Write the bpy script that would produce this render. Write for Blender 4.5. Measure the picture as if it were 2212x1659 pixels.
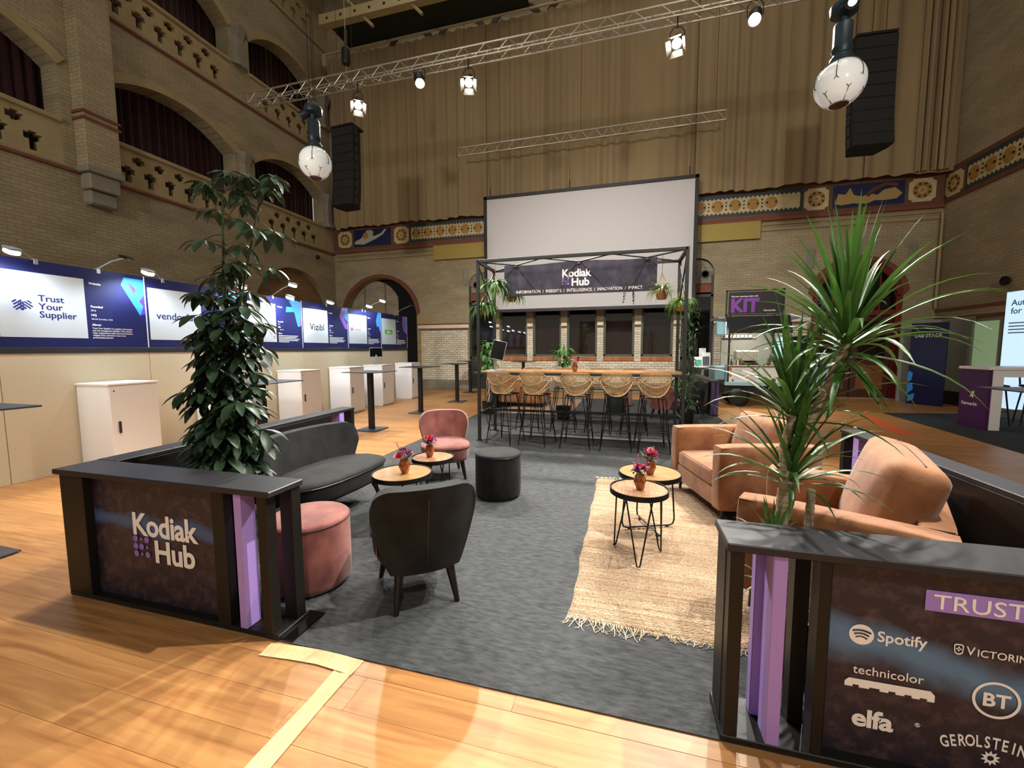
import bpy, bmesh, math, random
from mathutils import Vector, Matrix, Euler

for o in list(bpy.data.objects):
    bpy.data.objects.remove(o, do_unlink=True)
SC = bpy.context.scene
COL = SC.collection
R = math.radians
PI = math.pi
rng = random.Random(11)

# ------------------------------------------------------------------ camera
def make_camera():
    yaw, pitch, roll = R(15.367), R(-4.862), R(-0.237)
    fw = Vector((-math.sin(yaw) * math.cos(pitch), math.cos(yaw) * math.cos(pitch), math.sin(pitch)))
    rt = Vector((math.cos(yaw), math.sin(yaw), 0))
    up = rt.cross(fw)
    r2 = rt * math.cos(roll) + up * math.sin(roll)
    u2 = up * math.cos(roll) - rt * math.sin(roll)
    cd = bpy.data.cameras.new('camera')
    cd.sensor_fit = 'HORIZONTAL'
    cd.sensor_width = 36.0
    cd.lens = 886.3 / 2212 * 36.0
    cd.clip_start = 0.02
    cd.clip_end = 200
    co = bpy.data.objects.new('camera', cd)
    COL.objects.link(co)
    m = Matrix((r2, u2, -fw)).transposed().to_4x4()
    m.translation = (0, 0, 1.45)
    co.matrix_world = m
    SC.camera = co
make_camera()

# ------------------------------------------------------------------ world, exposure
SC.view_settings.view_transform = 'Standard'
SC.view_settings.look = 'None'
SC.view_settings.exposure = 0.35
SC.view_settings.gamma = 1.0
SC.view_settings.use_curve_mapping = False
W = bpy.data.worlds.new('hall_air')
SC.world = W
W.use_nodes = True
W.node_tree.nodes['Background'].inputs[0].default_value = (1.0, 0.90, 0.77, 1)
W.node_tree.nodes['Background'].inputs[1].default_value = 0.36

# ------------------------------------------------------------------ large lights of the hall (stage lamps hung out of frame, and added fill lights)
LAMP = 1.0
def light(name, kind, loc, target, energy, color=(1, .93, .82), size=.15, angle=50, blend=.5, parent=None):
    ld = bpy.data.lights.new(name, kind)
    ld.energy = energy * LAMP
    ld.color = color
    if kind == 'SPOT':
        ld.spot_size = R(angle)
        ld.spot_blend = blend
        ld.shadow_soft_size = size
    elif kind == 'AREA':
        ld.size = size
    else:
        ld.shadow_soft_size = size
    o = bpy.data.objects.new(name, ld)
    COL.objects.link(o)
    o.location = loc
    d = Vector(target) - Vector(loc)
    o.rotation_euler = d.to_track_quat('-Z', 'Y').to_euler()
    return o
WARM = (1, .95, .88)
# lamps of the second lighting truss, above and beside the camera, plus two added fill spots
light('hall_spot_light', 'SPOT', (0.9, 3.6, 7.6), (-0.2, 2.8, 0), 350, WARM, .12, 62, .6)
light('hall_spot_light', 'SPOT', (3.4, 3.4, 7.6), (-0.6, 2.9, 0), 2300, WARM, .07, 52, .6)
light('hall_spot_light', 'SPOT', (-2.6, 1.5, 7.6), (-6.0, 5.5, 0.3), 800, WARM, .12, 62, .8)  # added fill spot, brightens the sponsor wall and left aisle
light('hall_spot_light', 'SPOT', (-1.4, 3.2, 7.6), (-.6, 13.6, .6), 2600, WARM, .12, 75, 1.0)  # unseen spot added to brighten the lower back wall
light('hall_spot_light', 'SPOT', (1.8, -3.2, 6.5), (-1.4, 2.4, 0), 550, WARM, .15, 60, .6)
# unseen wash spots added behind the camera to brighten the curtain foot
for x_ in (-6.5, 3.5):
    light('added_wash_light', 'SPOT', (x_, -5.0, 6.5), (x_ * .9, 13.9, 3.6), 1800, (1, .93, .82), .5, 75, 1.0)
# unseen area lights added under the roof as ambient fill
for x_, y_ in ((-5.5, 4.0), (2.5, 4.0), (-5.5, 10.0), (2.5, 10.0)):
    light('roof_fill_light', 'AREA', (x_, y_, 14.6), (x_, y_, 0), 70, (1, .92, .80), 4.0)

# ------------------------------------------------------------------ helpers
def lin(h):
    h = h.lstrip('#')
    out = []
    for i in (0, 2, 4):
        v = int(h[i:i + 2], 16) / 255
        out.append(v / 12.92 if v <= .04045 else ((v + .055) / 1.055) ** 2.4)
    return (*out, 1)

MATS = {}
def mat(name, col, rough=.6, metal=0.0, spec=.5, noise=None, bump=None, emis=0, col2=None, objrand=0,
        island=0, coat=0, sheen=0, trans=0, coords='obj', ior=1.45, sss=0, alpha=1):
    """noise=(scale,(sx,sy,sz),amount) mixes col2 in; bump=(scale,(sx,sy,sz),strength)"""
    if name in MATS:
        return MATS[name]
    m = bpy.data.materials.new(name)
    m.use_nodes = True
    nt = m.node_tree
    b = nt.nodes['Principled BSDF']
    c = lin(col)
    b.inputs['Base Color'].default_value = c
    b.inputs['Roughness'].default_value = rough
    b.inputs['Metallic'].default_value = metal
    b.inputs['Specular IOR Level'].default_value = spec
    b.inputs['Coat Weight'].default_value = coat
    b.inputs['Coat Roughness'].default_value = .12
    b.inputs['Sheen Weight'].default_value = sheen
    b.inputs['Transmission Weight'].default_value = trans
    b.inputs['IOR'].default_value = ior
    if emis:
        b.inputs['Emission Color'].default_value = c
        b.inputs['Emission Strength'].default_value = emis
    tc = nt.nodes.new('ShaderNodeTexCoord')
    geo = nt.nodes.new('ShaderNodeNewGeometry')
    src = tc.outputs['Object'] if coords == 'obj' else geo.outputs['Position']
    def mapped(sc):
        mp = nt.nodes.new('ShaderNodeMapping')
        mp.inputs['Scale'].default_value = sc
        nt.links.new(src, mp.inputs['Vector'])
        return mp.outputs[0]
    cs = None
    if noise:
        n = nt.nodes.new('ShaderNodeTexNoise')
        n.inputs['Scale'].default_value = noise[0]
        n.inputs['Detail'].default_value = 5
        nt.links.new(mapped(noise[1]), n.inputs['Vector'])
        rp = nt.nodes.new('ShaderNodeMapRange')
        rp.inputs['From Min'].default_value = .3
        rp.inputs['From Max'].default_value = .7
        rp.inputs['To Max'].default_value = noise[2]
        nt.links.new(n.outputs['Fac'], rp.inputs['Value'])
        mx = nt.nodes.new('ShaderNodeMix')
        mx.data_type = 'RGBA'
        mx.inputs['A'].default_value = c
        mx.inputs['B'].default_value = lin(col2 or '#000000')
        nt.links.new(rp.outputs[0], mx.inputs['Factor'])
        cs = mx.outputs['Result']
    if objrand or island:
        hv = nt.nodes.new('ShaderNodeHueSaturation')
        if cs:
            nt.links.new(cs, hv.inputs['Color'])
        else:
            hv.inputs['Color'].default_value = c
        if objrand:
            oi = nt.nodes.new('ShaderNodeObjectInfo')
            rs = oi.outputs['Random']
        else:
            rs = geo.outputs['Random Per Island']
        mr = nt.nodes.new('ShaderNodeMapRange')
        mr.inputs['To Min'].default_value = 1 - max(objrand, island)
        mr.inputs['To Max'].default_value = 1 + max(objrand, island)
        nt.links.new(rs, mr.inputs['Value'])
        nt.links.new(mr.outputs[0], hv.inputs['Value'])
        cs = hv.outputs[0]
    if cs:
        nt.links.new(cs, b.inputs['Base Color'])
        if emis:
            nt.links.new(cs, b.inputs['Emission Color'])
    if bump:
        n = nt.nodes.new('ShaderNodeTexNoise')
        n.inputs['Scale'].default_value = bump[0]
        n.inputs['Detail'].default_value = 3
        nt.links.new(mapped(bump[1]), n.inputs['Vector'])
        bp = nt.nodes.new('ShaderNodeBump')
        bp.inputs['Strength'].default_value = bump[2]
        bp.inputs['Distance'].default_value = .01
        nt.links.new(n.outputs['Fac'], bp.inputs['Height'])
        nt.links.new(bp.outputs[0], b.inputs['Normal'])
    MATS[name] = m
    return m

def brick_mat(name, c1, c2, mortar, bw=.22, bh=.072, rough=.8, dirt='#4d432e', dirt_amt=.4):
    m = bpy.data.materials.new(name)
    m.use_nodes = True
    nt = m.node_tree
    b = nt.nodes['Principled BSDF']
    b.inputs['Roughness'].default_value = rough
    geo = nt.nodes.new('ShaderNodeNewGeometry')
    sep = nt.nodes.new('ShaderNodeSeparateXYZ')
    nt.links.new(geo.outputs['Position'], sep.inputs[0])
    ad = nt.nodes.new('ShaderNodeMath')
    nt.links.new(sep.outputs[0], ad.inputs[0])
    nt.links.new(sep.outputs[1], ad.inputs[1])
    cb = nt.nodes.new('ShaderNodeCombineXYZ')
    nt.links.new(ad.outputs[0], cb.inputs[0])
    nt.links.new(sep.outputs[2], cb.inputs[1])
    br = nt.nodes.new('ShaderNodeTexBrick')
    br.inputs['Color1'].default_value = lin(c1)
    br.inputs['Color2'].default_value = lin(c2)
    br.inputs['Mortar'].default_value = lin(mortar)
    br.inputs['Scale'].default_value = 1
    br.inputs['Mortar Size'].default_value = .008
    br.inputs['Brick Width'].default_value = bw
    br.inputs['Row Height'].default_value = bh
    nt.links.new(cb.outputs[0], br.inputs['Vector'])
    n = nt.nodes.new('ShaderNodeTexNoise')
    n.inputs['Scale'].default_value = .9
    n.inputs['Detail'].default_value = 8
    mp = nt.nodes.new('ShaderNodeMapping')
    mp.inputs['Scale'].default_value = (1, 1, 2.5)
    nt.links.new(geo.outputs['Position'], mp.inputs[0])
    nt.links.new(mp.outputs[0], n.inputs['Vector'])
    mr = nt.nodes.new('ShaderNodeMapRange')
    mr.inputs['From Min'].default_value = .4
    mr.inputs['From Max'].default_value = .75
    mr.inputs['To Max'].default_value = dirt_amt
    nt.links.new(n.outputs['Fac'], mr.inputs['Value'])
    mx = nt.nodes.new('ShaderNodeMix')
    mx.data_type = 'RGBA'
    mx.inputs['B'].default_value = lin(dirt)
    nt.links.new(br.outputs['Color'], mx.inputs['A'])
    nt.links.new(mr.outputs[0], mx.inputs['Factor'])
    nt.links.new(mx.outputs['Result'], b.inputs['Base Color'])
    bp = nt.nodes.new('ShaderNodeBump')
    bp.inputs['Strength'].default_value = .35
    bp.inputs['Distance'].default_value = .01
    bp.invert = True
    nt.links.new(br.outputs['Fac'], bp.inputs['Height'])
    nt.links.new(bp.outputs[0], b.inputs['Normal'])
    MATS[name] = m
    return m

def TR(x=0, y=0, z=0, rx=0, ry=0, rz=0, s=None):
    m = Matrix.Translation((x, y, z)) @ Euler((rx, ry, rz)).to_matrix().to_4x4()
    if s:
        m = m @ Matrix.Diagonal((*s, 1))
    return m

class MB:
    def __init__(s):
        s.v = []; s.f = []; s.mi = []
    def add(s, vs, fs, mi=0, M=None):
        n = len(s.v)
        if M is not None:
            vs = [tuple(M @ Vector(v)) for v in vs]
        s.v += [tuple(v) for v in vs]
        s.f += [[i + n for i in f] for f in fs]
        s.mi += [mi] * len(fs)
        return s
    def box(s, c, d, mi=0, M=None, b=0):
        """box centre c, size d, chamfer b"""
        x, y, z = c
        a, e, h = d[0] / 2, d[1] / 2, d[2] / 2
        if b <= 0:
            vs = [(x + i * a, y + j * e, z + k * h) for i in (-1, 1) for j in (-1, 1) for k in (-1, 1)]
            fs = [(0, 1, 3, 2), (4, 6, 7, 5), (0, 4, 5, 1), (2, 3, 7, 6), (0, 2, 6, 4), (1, 5, 7, 3)]
            return s.add(vs, fs, mi, M)
        b = min(b, a * .99, e * .99, h * .99)
        vs, ix = [], {}
        for i in (-1, 1):
            for j in (-1, 1):
                for k in (-1, 1):
                    for ax in range(3):
                        p = [i * (a - (b if ax != 0 else 0)), j * (e - (b if ax != 1 else 0)), k * (h - (b if ax != 2 else 0))]
                        ix[(i, j, k, ax)] = len(vs)
                        vs.append((x + p[0], y + p[1], z + p[2]))
        fs = []
        for t in (-1, 1):
            fs.append([ix[(t, -1, -1, 0)], ix[(t, 1, -1, 0)], ix[(t, 1, 1, 0)], ix[(t, -1, 1, 0)]])
            fs.append([ix[(-1, t, -1, 1)], ix[(1, t, -1, 1)], ix[(1, t, 1, 1)], ix[(-1, t, 1, 1)]])
            fs.append([ix[(-1, -1, t, 2)], ix[(1, -1, t, 2)], ix[(1, 1, t, 2)], ix[(-1, 1, t, 2)]])
            for u in (-1, 1):
                fs.append([ix[(-1, t, u, 1)], ix[(1, t, u, 1)], ix[(1, t, u, 2)], ix[(-1, t, u, 2)]])
                fs.append([ix[(t, -1, u, 0)], ix[(t, 1, u, 0)], ix[(t, 1, u, 2)], ix[(t, -1, u, 2)]])
                fs.append([ix[(t, u, -1, 0)], ix[(t, u, 1, 0)], ix[(t, u, 1, 1)], ix[(t, u, -1, 1)]])
        for i in (-1, 1):
            for j in (-1, 1):
                for k in (-1, 1):
                    fs.append([ix[(i, j, k, q)] for q in range(3)])
        return s.add(vs, fs, mi, M)
    def span(s, x0, x1, y0, y1, z0, z1, mi=0, b=0, M=None):
        return s.box(((x0 + x1) / 2, (y0 + y1) / 2, (z0 + z1) / 2), (abs(x1 - x0), abs(y1 - y0), abs(z1 - z0)), mi, M, b)
    def tube(s, pts, r, n=6, closed=False, mi=0, M=None, cap=True):
        pts = [Vector(p) for p in pts]
        rr = r if isinstance(r, (list, tuple)) else [r] * len(pts)
        N = len(pts)
        vs, fs = [], []
        prev = None
        for i, p in enumerate(pts):
            if closed:
                t = pts[(i + 1) % N] - pts[i - 1]
            else:
                t = pts[min(i + 1, N - 1)] - pts[max(i - 1, 0)]
            if t.length < 1e-9:
                t = Vector((0, 0, 1))
            t.normalize()
            if prev is None:
                a = Vector((0, 0, 1)) if abs(t.z) < .9 else Vector((1, 0, 0))
                u = t.cross(a).normalized()
            else:
                u = prev - t * prev.dot(t)
                u = u.normalized() if u.length > 1e-6 else t.orthogonal().normalized()
            prev = u
            w = t.cross(u)
            for q in range(n):
                an = 2 * PI * q / n
                vs.append(p + u * (math.cos(an) * rr[i]) + w * (math.sin(an) * rr[i]))
        for i in range(N if closed else N - 1):
            j = (i + 1) % N
            for q in range(n):
                fs.append([i * n + q, i * n + (q + 1) % n, j * n + (q + 1) % n, j * n + q])
        if cap and not closed:
            fs.append(list(range(n))[::-1])
            fs.append([(N - 1) * n + q for q in range(n)])
        return s.add(vs, fs, mi, M)
    def cyl(s, p0, p1, r0, r1=None, n=16, mi=0, M=None):
        return s.tube([p0, p1], [r0, r0 if r1 is None else r1], n, False, mi, M)
    def lathe(s, prof, n=24, mi=0, M=None, a0=0, a1=2 * PI):
        vs, fs = [], []
        full = abs(a1 - a0 - 2 * PI) < 1e-6
        k = n if full else n + 1
        for r, z in prof:
            for q in range(k):
                an = a0 + (a1 - a0) * q / n
                vs.append((r * math.cos(an), r * math.sin(an), z))
        for i in range(len(prof) - 1):
            for q in range(n):
                q2 = (q + 1) % k if full else q + 1
                fs.append([i * k + q, i * k + q2, (i + 1) * k + q2, (i + 1) * k + q])
        if full:
            if prof[0][0] > 1e-5:
                fs.append(list(range(k))[::-1])
            if prof[-1][0] > 1e-5:
                fs.append([(len(prof) - 1) * k + q for q in range(k)])
        return s.add(vs, fs, mi, M)
    def prism(s, poly, z0, z1, mi=0, M=None):
        n = len(poly)
        vs = [(p[0], p[1], z0) for p in poly] + [(p[0], p[1], z1) for p in poly]
        fs = [list(range(n))[::-1], list(range(n, 2 * n))] + [[i, (i + 1) % n, n + (i + 1) % n, n + i] for i in range(n)]
        return s.add(vs, fs, mi, M)
    def grid(s, fn, nu, nv, mi=0, M=None, cu=False):
        ku = nu if cu else nu + 1
        vs = [fn(i / nu, j / nv) for j in range(nv + 1) for i in range(ku)]
        fs = []
        for j in range(nv):
            for i in range(nu):
                i2 = (i + 1) % ku if cu else i + 1
                fs.append([j * ku + i, j * ku + i2, (j + 1) * ku + i2, (j + 1) * ku + i])
        return s.add(vs, fs, mi, M)
    def shell(s, fi, fo, nu, nv, mi=0, M=None):
        """closed solid between two parametric sheets"""
        k = nu + 1
        vs = [fi(i / nu, j / nv) for j in range(nv + 1) for i in range(k)]
        n = len(vs)
        vs += [fo(i / nu, j / nv) for j in range(nv + 1) for i in range(k)]
        fs = []
        for j in range(nv):
            for i in range(nu):
                a = [j * k + i, j * k + i + 1, (j + 1) * k + i + 1, (j + 1) * k + i]
                fs.append(a)
                fs.append([n + q for q in a[::-1]])
        for j in range(nv):
            for i in (0, nu):
                fs.append([j * k + i, (j + 1) * k + i, n + (j + 1) * k + i, n + j * k + i])
        for i in range(nu):
            for j in (0, nv):
                fs.append([j * k + i, j * k + i + 1, n + j * k + i + 1, n + j * k + i])
        return s.add(vs, fs, mi, M)
    def cushion(s, c, d, r=.05, puff=(0, 0), n=7, mi=0, M=None):
        """rounded box; puff=(top,sides) bulges the middles"""
        c = Vector(c)
        h = Vector(d) / 2
        r = min(r, h.x, h.y, h.z)
        inner = h - Vector((r, r, r))
        vs, ix, fs = [], {}, []
        def P(p):
            key = tuple(round(q, 5) for q in p)
            if key in ix:
                return ix[key]
            q = Vector((p[0] * h.x, p[1] * h.y, p[2] * h.z))
            ins = Vector([max(-inner[i], min(inner[i], q[i])) for i in range(3)])
            dl = q - ins
            if dl.length > 1e-9:
                q = ins + dl.normalized() * r
            fx, fy, fz = 1 - p[0] ** 2, 1 - p[1] ** 2, 1 - p[2] ** 2
            q.z += math.copysign(puff[0] * fx * fy, p[2]) * abs(p[2])
            q.x += math.copysign(puff[1] * fy * fz, p[0]) * abs(p[0])
            q.y += math.copysign(puff[1] * fx * fz, p[1]) * abs(p[1])
            ix[key] = len(vs)
            vs.append(tuple(c + q))
            return ix[key]
        T = [math.sin((-1 + 2 * i / n) * PI / 2) for i in range(n + 1)]
        T = [.5 * t + .5 * (-1 + 2 * i / n) for i, t in enumerate(T)]
        for ax in range(3):
            for sg in (-1, 1):
                for i in range(n):
                    for j in range(n):
                        f = []
                        for a, b in ((i, j), (i + 1, j), (i + 1, j + 1), (i, j + 1)):
                            p = [0, 0, 0]
                            p[ax] = sg
                            p[(ax + 1) % 3] = T[a]
                            p[(ax + 2) % 3] = T[b]
                            f.append(P(p))
                        fs.append(f if sg > 0 else f[::-1])
        return s.add(vs, fs, mi, M)
    def mesh(s, name, mats, smooth=None):
        me = bpy.data.meshes.new(name)
        me.from_pydata(s.v, [], s.f)
        for m in (mats if isinstance(mats, (list, tuple)) else [mats]):
            me.materials.append(m)
        if any(s.mi):
            me.polygons.foreach_set('material_index', s.mi)
        if smooth:
            me.polygons.foreach_set('use_smooth', [True] * len(me.polygons))
            me.set_sharp_from_angle(angle=R(smooth))
        me.validate()
        me.update()
        return me
    def build(s, name, mats, parent=None, smooth=None, M=None):
        return place(name, s.mesh(name, mats, smooth), parent, M)

def place(name, me, parent=None, M=None):
    o = bpy.data.objects.new(name, me)
    COL.objects.link(o)
    if parent is not None:
        o.parent = parent
    if M is not None:
        o.matrix_local = M
    return o

def tag(o, label=None, cat=None, group=None, kind=None):
    if label: o['label'] = label
    if cat: o['category'] = cat
    if group: o['group'] = group
    if kind: o['kind'] = kind
    return o

def thing(name, label, cat, loc=(0, 0, 0), rz=0, group=None):
    o = bpy.data.objects.new(name, None)
    o.empty_display_size = .1
    COL.objects.link(o)
    o.location = loc
    o.rotation_euler = (0, 0, rz)
    return tag(o, label, cat, group)

def copy_tree(o, parent=None):
    c = o.copy()
    COL.objects.link(c)
    c.parent = parent
    for ch in list(o.children):
        copy_tree(ch, c)
    return c

def dup(root, loc, rz, label, group=None, scale=None):
    c = copy_tree(root)
    c.location = loc
    c.rotation_euler = (0, 0, rz)
    if scale: c.scale = (scale, scale, scale)
    return tag(c, label, None, group)

def text(s, size, m, parent, M, bold=0, align='LEFT', name='lettering', spacing=1.0, sx=1.0, line=1.0):
    cu = bpy.data.curves.new(name, 'FONT')
    cu.body = s
    cu.size = size
    cu.align_x = align
    cu.offset = bold * size
    cu.extrude = .0006
    cu.resolution_u = 3
    cu.space_character = spacing
    cu.space_line = line
    t = bpy.data.objects.new('t', cu)
    me = bpy.data.meshes.new_from_object(t)
    bpy.data.objects.remove(t, do_unlink=True)
    bpy.data.curves.remove(cu)
    me.materials.clear()
    me.materials.append(m)
    if sx != 1:
        me.transform(Matrix.Diagonal((sx, 1, 1, 1)))
    return place(name, me, parent, M)

def arc(u0, u1, spring, apex, n=18):
    """segmental arc from (u0,spring) over apex to (u1,spring)"""
    w = (u1 - u0) / 2
    h = apex - spring
    rad = (w * w + h * h) / (2 * h)
    cx, cz = (u0 + u1) / 2, apex - rad
    a = math.atan2(spring - cz, w)
    return [(cx + rad * math.cos(a + (PI - 2 * a) * i / n), cz + rad * math.sin(a + (PI - 2 * a) * i / n)) for i in range(n + 1)]

def arch_poly(u0, u1, v0, spring, apex, n=18):
    return [(u0, v0), (u1, v0)] + arc(u0, u1, spring, apex, n)

def rect(u0, u1, v0, v1):
    return [(u0, v0), (u1, v0), (u1, v1), (u0, v1)]

def holed(mb, outer, holes, f, t, mi=0):
    """flat slab with holes; f(u,v,d)->xyz, thickness t"""
    bm = bmesh.new()
    for lp in [outer] + holes:
        vs = [bm.verts.new((p[0], p[1], 0)) for p in lp]
        for i in range(len(vs)):
            bm.edges.new((vs[i], vs[(i + 1) % len(vs)]))
    bmesh.ops.triangle_fill(bm, use_beauty=True, use_dissolve=False, edges=bm.edges[:])
    bm.verts.index_update()
    co = [v.co.copy() for v in bm.verts]
    tri = [[v.index for v in q.verts] for q in bm.faces]
    n = len(co)
    ed = [(e.verts[0].index, e.verts[1].index) for e in bm.edges if len(e.link_faces) == 1]
    bm.free()
    vs = [f(p.x, p.y, 0) for p in co] + [f(p.x, p.y, t) for p in co]
    fs = tri + [[n + i for i in q] for q in tri] + [[a, b, n + b, n + a] for a, b in ed]
    mb.add(vs, fs, mi)
    return mb

def band(mb, inner, outer, f, d0, d1, mi=0):
    """solid strip between two open polylines of equal length"""
    n = len(inner)
    vs = [f(*p, d) for d in (d0, d1) for ln in (inner, outer) for p in ln]
    fs = []
    for i in range(n - 1):
        a, b = i, i + 1
        fs += [[a, b, n + b, n + a], [2 * n + a, 2 * n + b, 3 * n + b, 3 * n + a], [a, b, 2 * n + b, 2 * n + a], [n + a, n + b, 3 * n + b, 3 * n + a]]
    fs += [[0, n, 3 * n, 2 * n], [n - 1, 2 * n - 1, 4 * n - 1, 3 * n - 1]]
    mb.add(vs, fs, mi)

# ------------------------------------------------------------------ shared materials
BLACK = mat('black_lacquer', '#181614', .45, spec=.35)
BLACKM = mat('black_metal', '#141414', .45, .3)
WHITEP = mat('white_print', '#f5f2ec', .6)
PURPLE = mat('lilac_lacquer', '#a98cd6', .5)
STEEL = mat('galvanised_steel', '#b8b4a8', .35, .7)

# ================================================================== SETTING
BX0, BX1, YB = -10.95, 8.10, 13.90           # hall: left wall, right wall, back wall
BRICK = brick_mat('hall_brick', '#a7997a', '#9c8e70', '#8a7e65')
BRICK_R = brick_mat('hall_brick_warm', '#a07c52', '#8d6a45', '#77603f')
STONE = mat('sandstone', '#a4956f', .85, noise=(3, (1, 1, 1), .5), col2='#8f774e', bump=(25, (1, 1, 1), .2), coords='w')
GREYST = mat('grey_stone', '#8b8678', .8, noise=(4, (1, 1, 1), .6), col2='#6d695e', coords='w')
REDBR = mat('red_brick', '#7c4a36', .8, noise=(9, (1, 1, 1), .5), col2='#5d3428', coords='w')

def struct(name, mb, m, smooth=None):
    return tag(mb.build(name, m, None, smooth), kind='structure')

# ---- floor: boards along X
def wood_floor_mat(name, island):
    m = bpy.data.materials.new(name)
    m.use_nodes = True
    nt = m.node_tree
    b = nt.nodes['Principled BSDF']
    geo = nt.nodes.new('ShaderNodeNewGeometry')
    oi = nt.nodes.new('ShaderNodeObjectInfo')
    rnd = geo.outputs['Random Per Island'] if island else oi.outputs['Random']
    mp = nt.nodes.new('ShaderNodeMapping')
    mp.inputs['Scale'].default_value = (1.1, 15, 1)
    nt.links.new(geo.outputs['Position'], mp.inputs[0])
    sc = nt.nodes.new('ShaderNodeMath'); sc.operation = 'MULTIPLY'
    sc.inputs[1].default_value = 40
    nt.links.new(rnd, sc.inputs[0])
    cx = nt.nodes.new('ShaderNodeCombineXYZ')
    nt.links.new(sc.outputs[0], cx.inputs[0])
    nt.links.new(sc.outputs[0], cx.inputs[2])
    ad = nt.nodes.new('ShaderNodeVectorMath')
    nt.links.new(mp.outputs[0], ad.inputs[0])
    nt.links.new(cx.outputs[0], ad.inputs[1])
    n = nt.nodes.new('ShaderNodeTexNoise')
    n.inputs['Scale'].default_value = 1.6
    n.inputs['Detail'].default_value = 7
    n.inputs['Distortion'].default_value = .8
    nt.links.new(ad.outputs[0], n.inputs['Vector'])
    cr = nt.nodes.new('ShaderNodeValToRGB')
    cr.color_ramp.elements[0].position = .28
    cr.color_ramp.elements[0].color = lin('#9c673b')
    cr.color_ramp.elements[1].position = .72
    cr.color_ramp.elements[1].color = lin('#c69259')
    nt.links.new(n.outputs['Fac'], cr.inputs[0])
    hv = nt.nodes.new('ShaderNodeHueSaturation')
    mr = nt.nodes.new('ShaderNodeMapRange')
    mr.inputs['To Min'].default_value = .90
    mr.inputs['To Max'].default_value = 1.06
    nt.links.new(rnd, mr.inputs['Value'])
    nt.links.new(mr.outputs[0], hv.inputs['Value'])
    nt.links.new(cr.outputs[0], hv.inputs['Color'])
    nt.links.new(hv.outputs[0], b.inputs['Base Color'])
    b.inputs['Roughness'].default_value = .40
    b.inputs['Specular IOR Level'].default_value = .32
    b.inputs['Coat Weight'].default_value = 0
    b.inputs['Coat Roughness'].default_value = .16
    MATS[name] = m
    return m
WOODF = wood_floor_mat('floor_boards', False)
WOODS = wood_floor_mat('floor_boards_far', True)
mb = MB()
mb.span(-11.6, 8.8, -7, 14.6, -.2, -.012)
floor = struct('floor', mb, mat('floor_joint', '#7d5633', .8))
unit = MB().box((0, 0, 0), (1, 1, 1)).mesh('plank', WOODF)
PW = .172
rows = []
far = MB()
yy = -3.0
cand = []
k = 0
while yy < 13.9:
    x = -11 + rng.uniform(-1.8, 0)
    while x < 8.1:
        ln = rng.uniform(1.7, 2.3)
        cand.append((max(x, -11), min(x + ln, 8.1), yy, yy + PW))
        x += ln
    yy += PW
def vis_size(c):
    xm, ym = (c[0] + c[1]) / 2, (c[2] + c[3]) / 2
    if -3.2 < xm < 1.8 and 1.7 < ym < 12: return -1          # under the carpet
    dep = .964 * ym - .265 * xm
    lat = .964 * xm + .265 * ym
    if dep < .9 or abs(lat) > dep * 1.45 + .6: return -2
    if xm < -6.7 or ym > 13.2: return -1
    return 1 / dep
cand.sort(key=vis_size, reverse=True)
for i, (x0, x1, y0, y1) in enumerate(cand):
    c = ((x0 + x1) / 2, (y0 + y1) / 2, -.006 + rng.uniform(-.0004, .0004))
    d = (x1 - x0 - .0016, y1 - y0 - .0016, .012)
    if i < 300:
        place('plank', unit, floor, TR(*c, s=d))
    else:
        far.box(c, d)
tag(far.build('planks', WOODS, floor), kind='stuff')

# ---- carpets
CARPET = mat('grey_carpet', '#5a5c5d', .95, noise=(34, (.45, 1.6, 1), 1.0), col2='#3f4142', bump=(220, (1, 1, 1), .8), coords='w', spec=.2)
CARPETD = mat('dark_carpet', '#3a3d40', .95, noise=(9, (1, 2, 1), .6), col2='#2a2c2e', bump=(160, (1, 1, 1), .4), coords='w', spec=.2)
ct = thing('carpet', 'grey needle felt carpet laid in wide strips under the whole lounge stand', 'carpet')
for y0, y1 in ((1.555, 4.06), (4.062, 6.05), (6.053, 8.05), (8.053, 10.05), (10.053, 12.1)):
    MB().span(-3.16, 1.92, y0, y1, 0, .006).build('carpet_strip', CARPET, ct)
ct2 = thing('carpet', 'dark carpet under the purple and white counter by the right wall', 'carpet')
MB().prism([(5.55, 10.9), (5.25, 7.0), (8.1, 7.0), (8.1, 11.3)], 0, .006).build('carpet_sheet', CARPETD, ct2)

# ---- left wall with two arcaded galleries
def FL(u, v, d):
    return (BX0 - d, u, v)
bays = [(-4.9, -1.75), (-1.15, 2.05), (2.75, 5.92), (6.58, 9.80), (10.45, 13.40)]
holes = []
for a, b in bays:
    holes.append(arch_poly(a, b, 6.05, 7.10, 7.66))
    holes.append(arch_poly(a, b, 9.63, 10.55, 11.22))
    holes.append(rect(a, b, 5.2, 6.02))
    holes.append(rect(a, b, 8.78, 9.60))
holes.append(arch_poly(10.15, 13.55, .0 + .02, 2.75, 4.24, 24))

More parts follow.
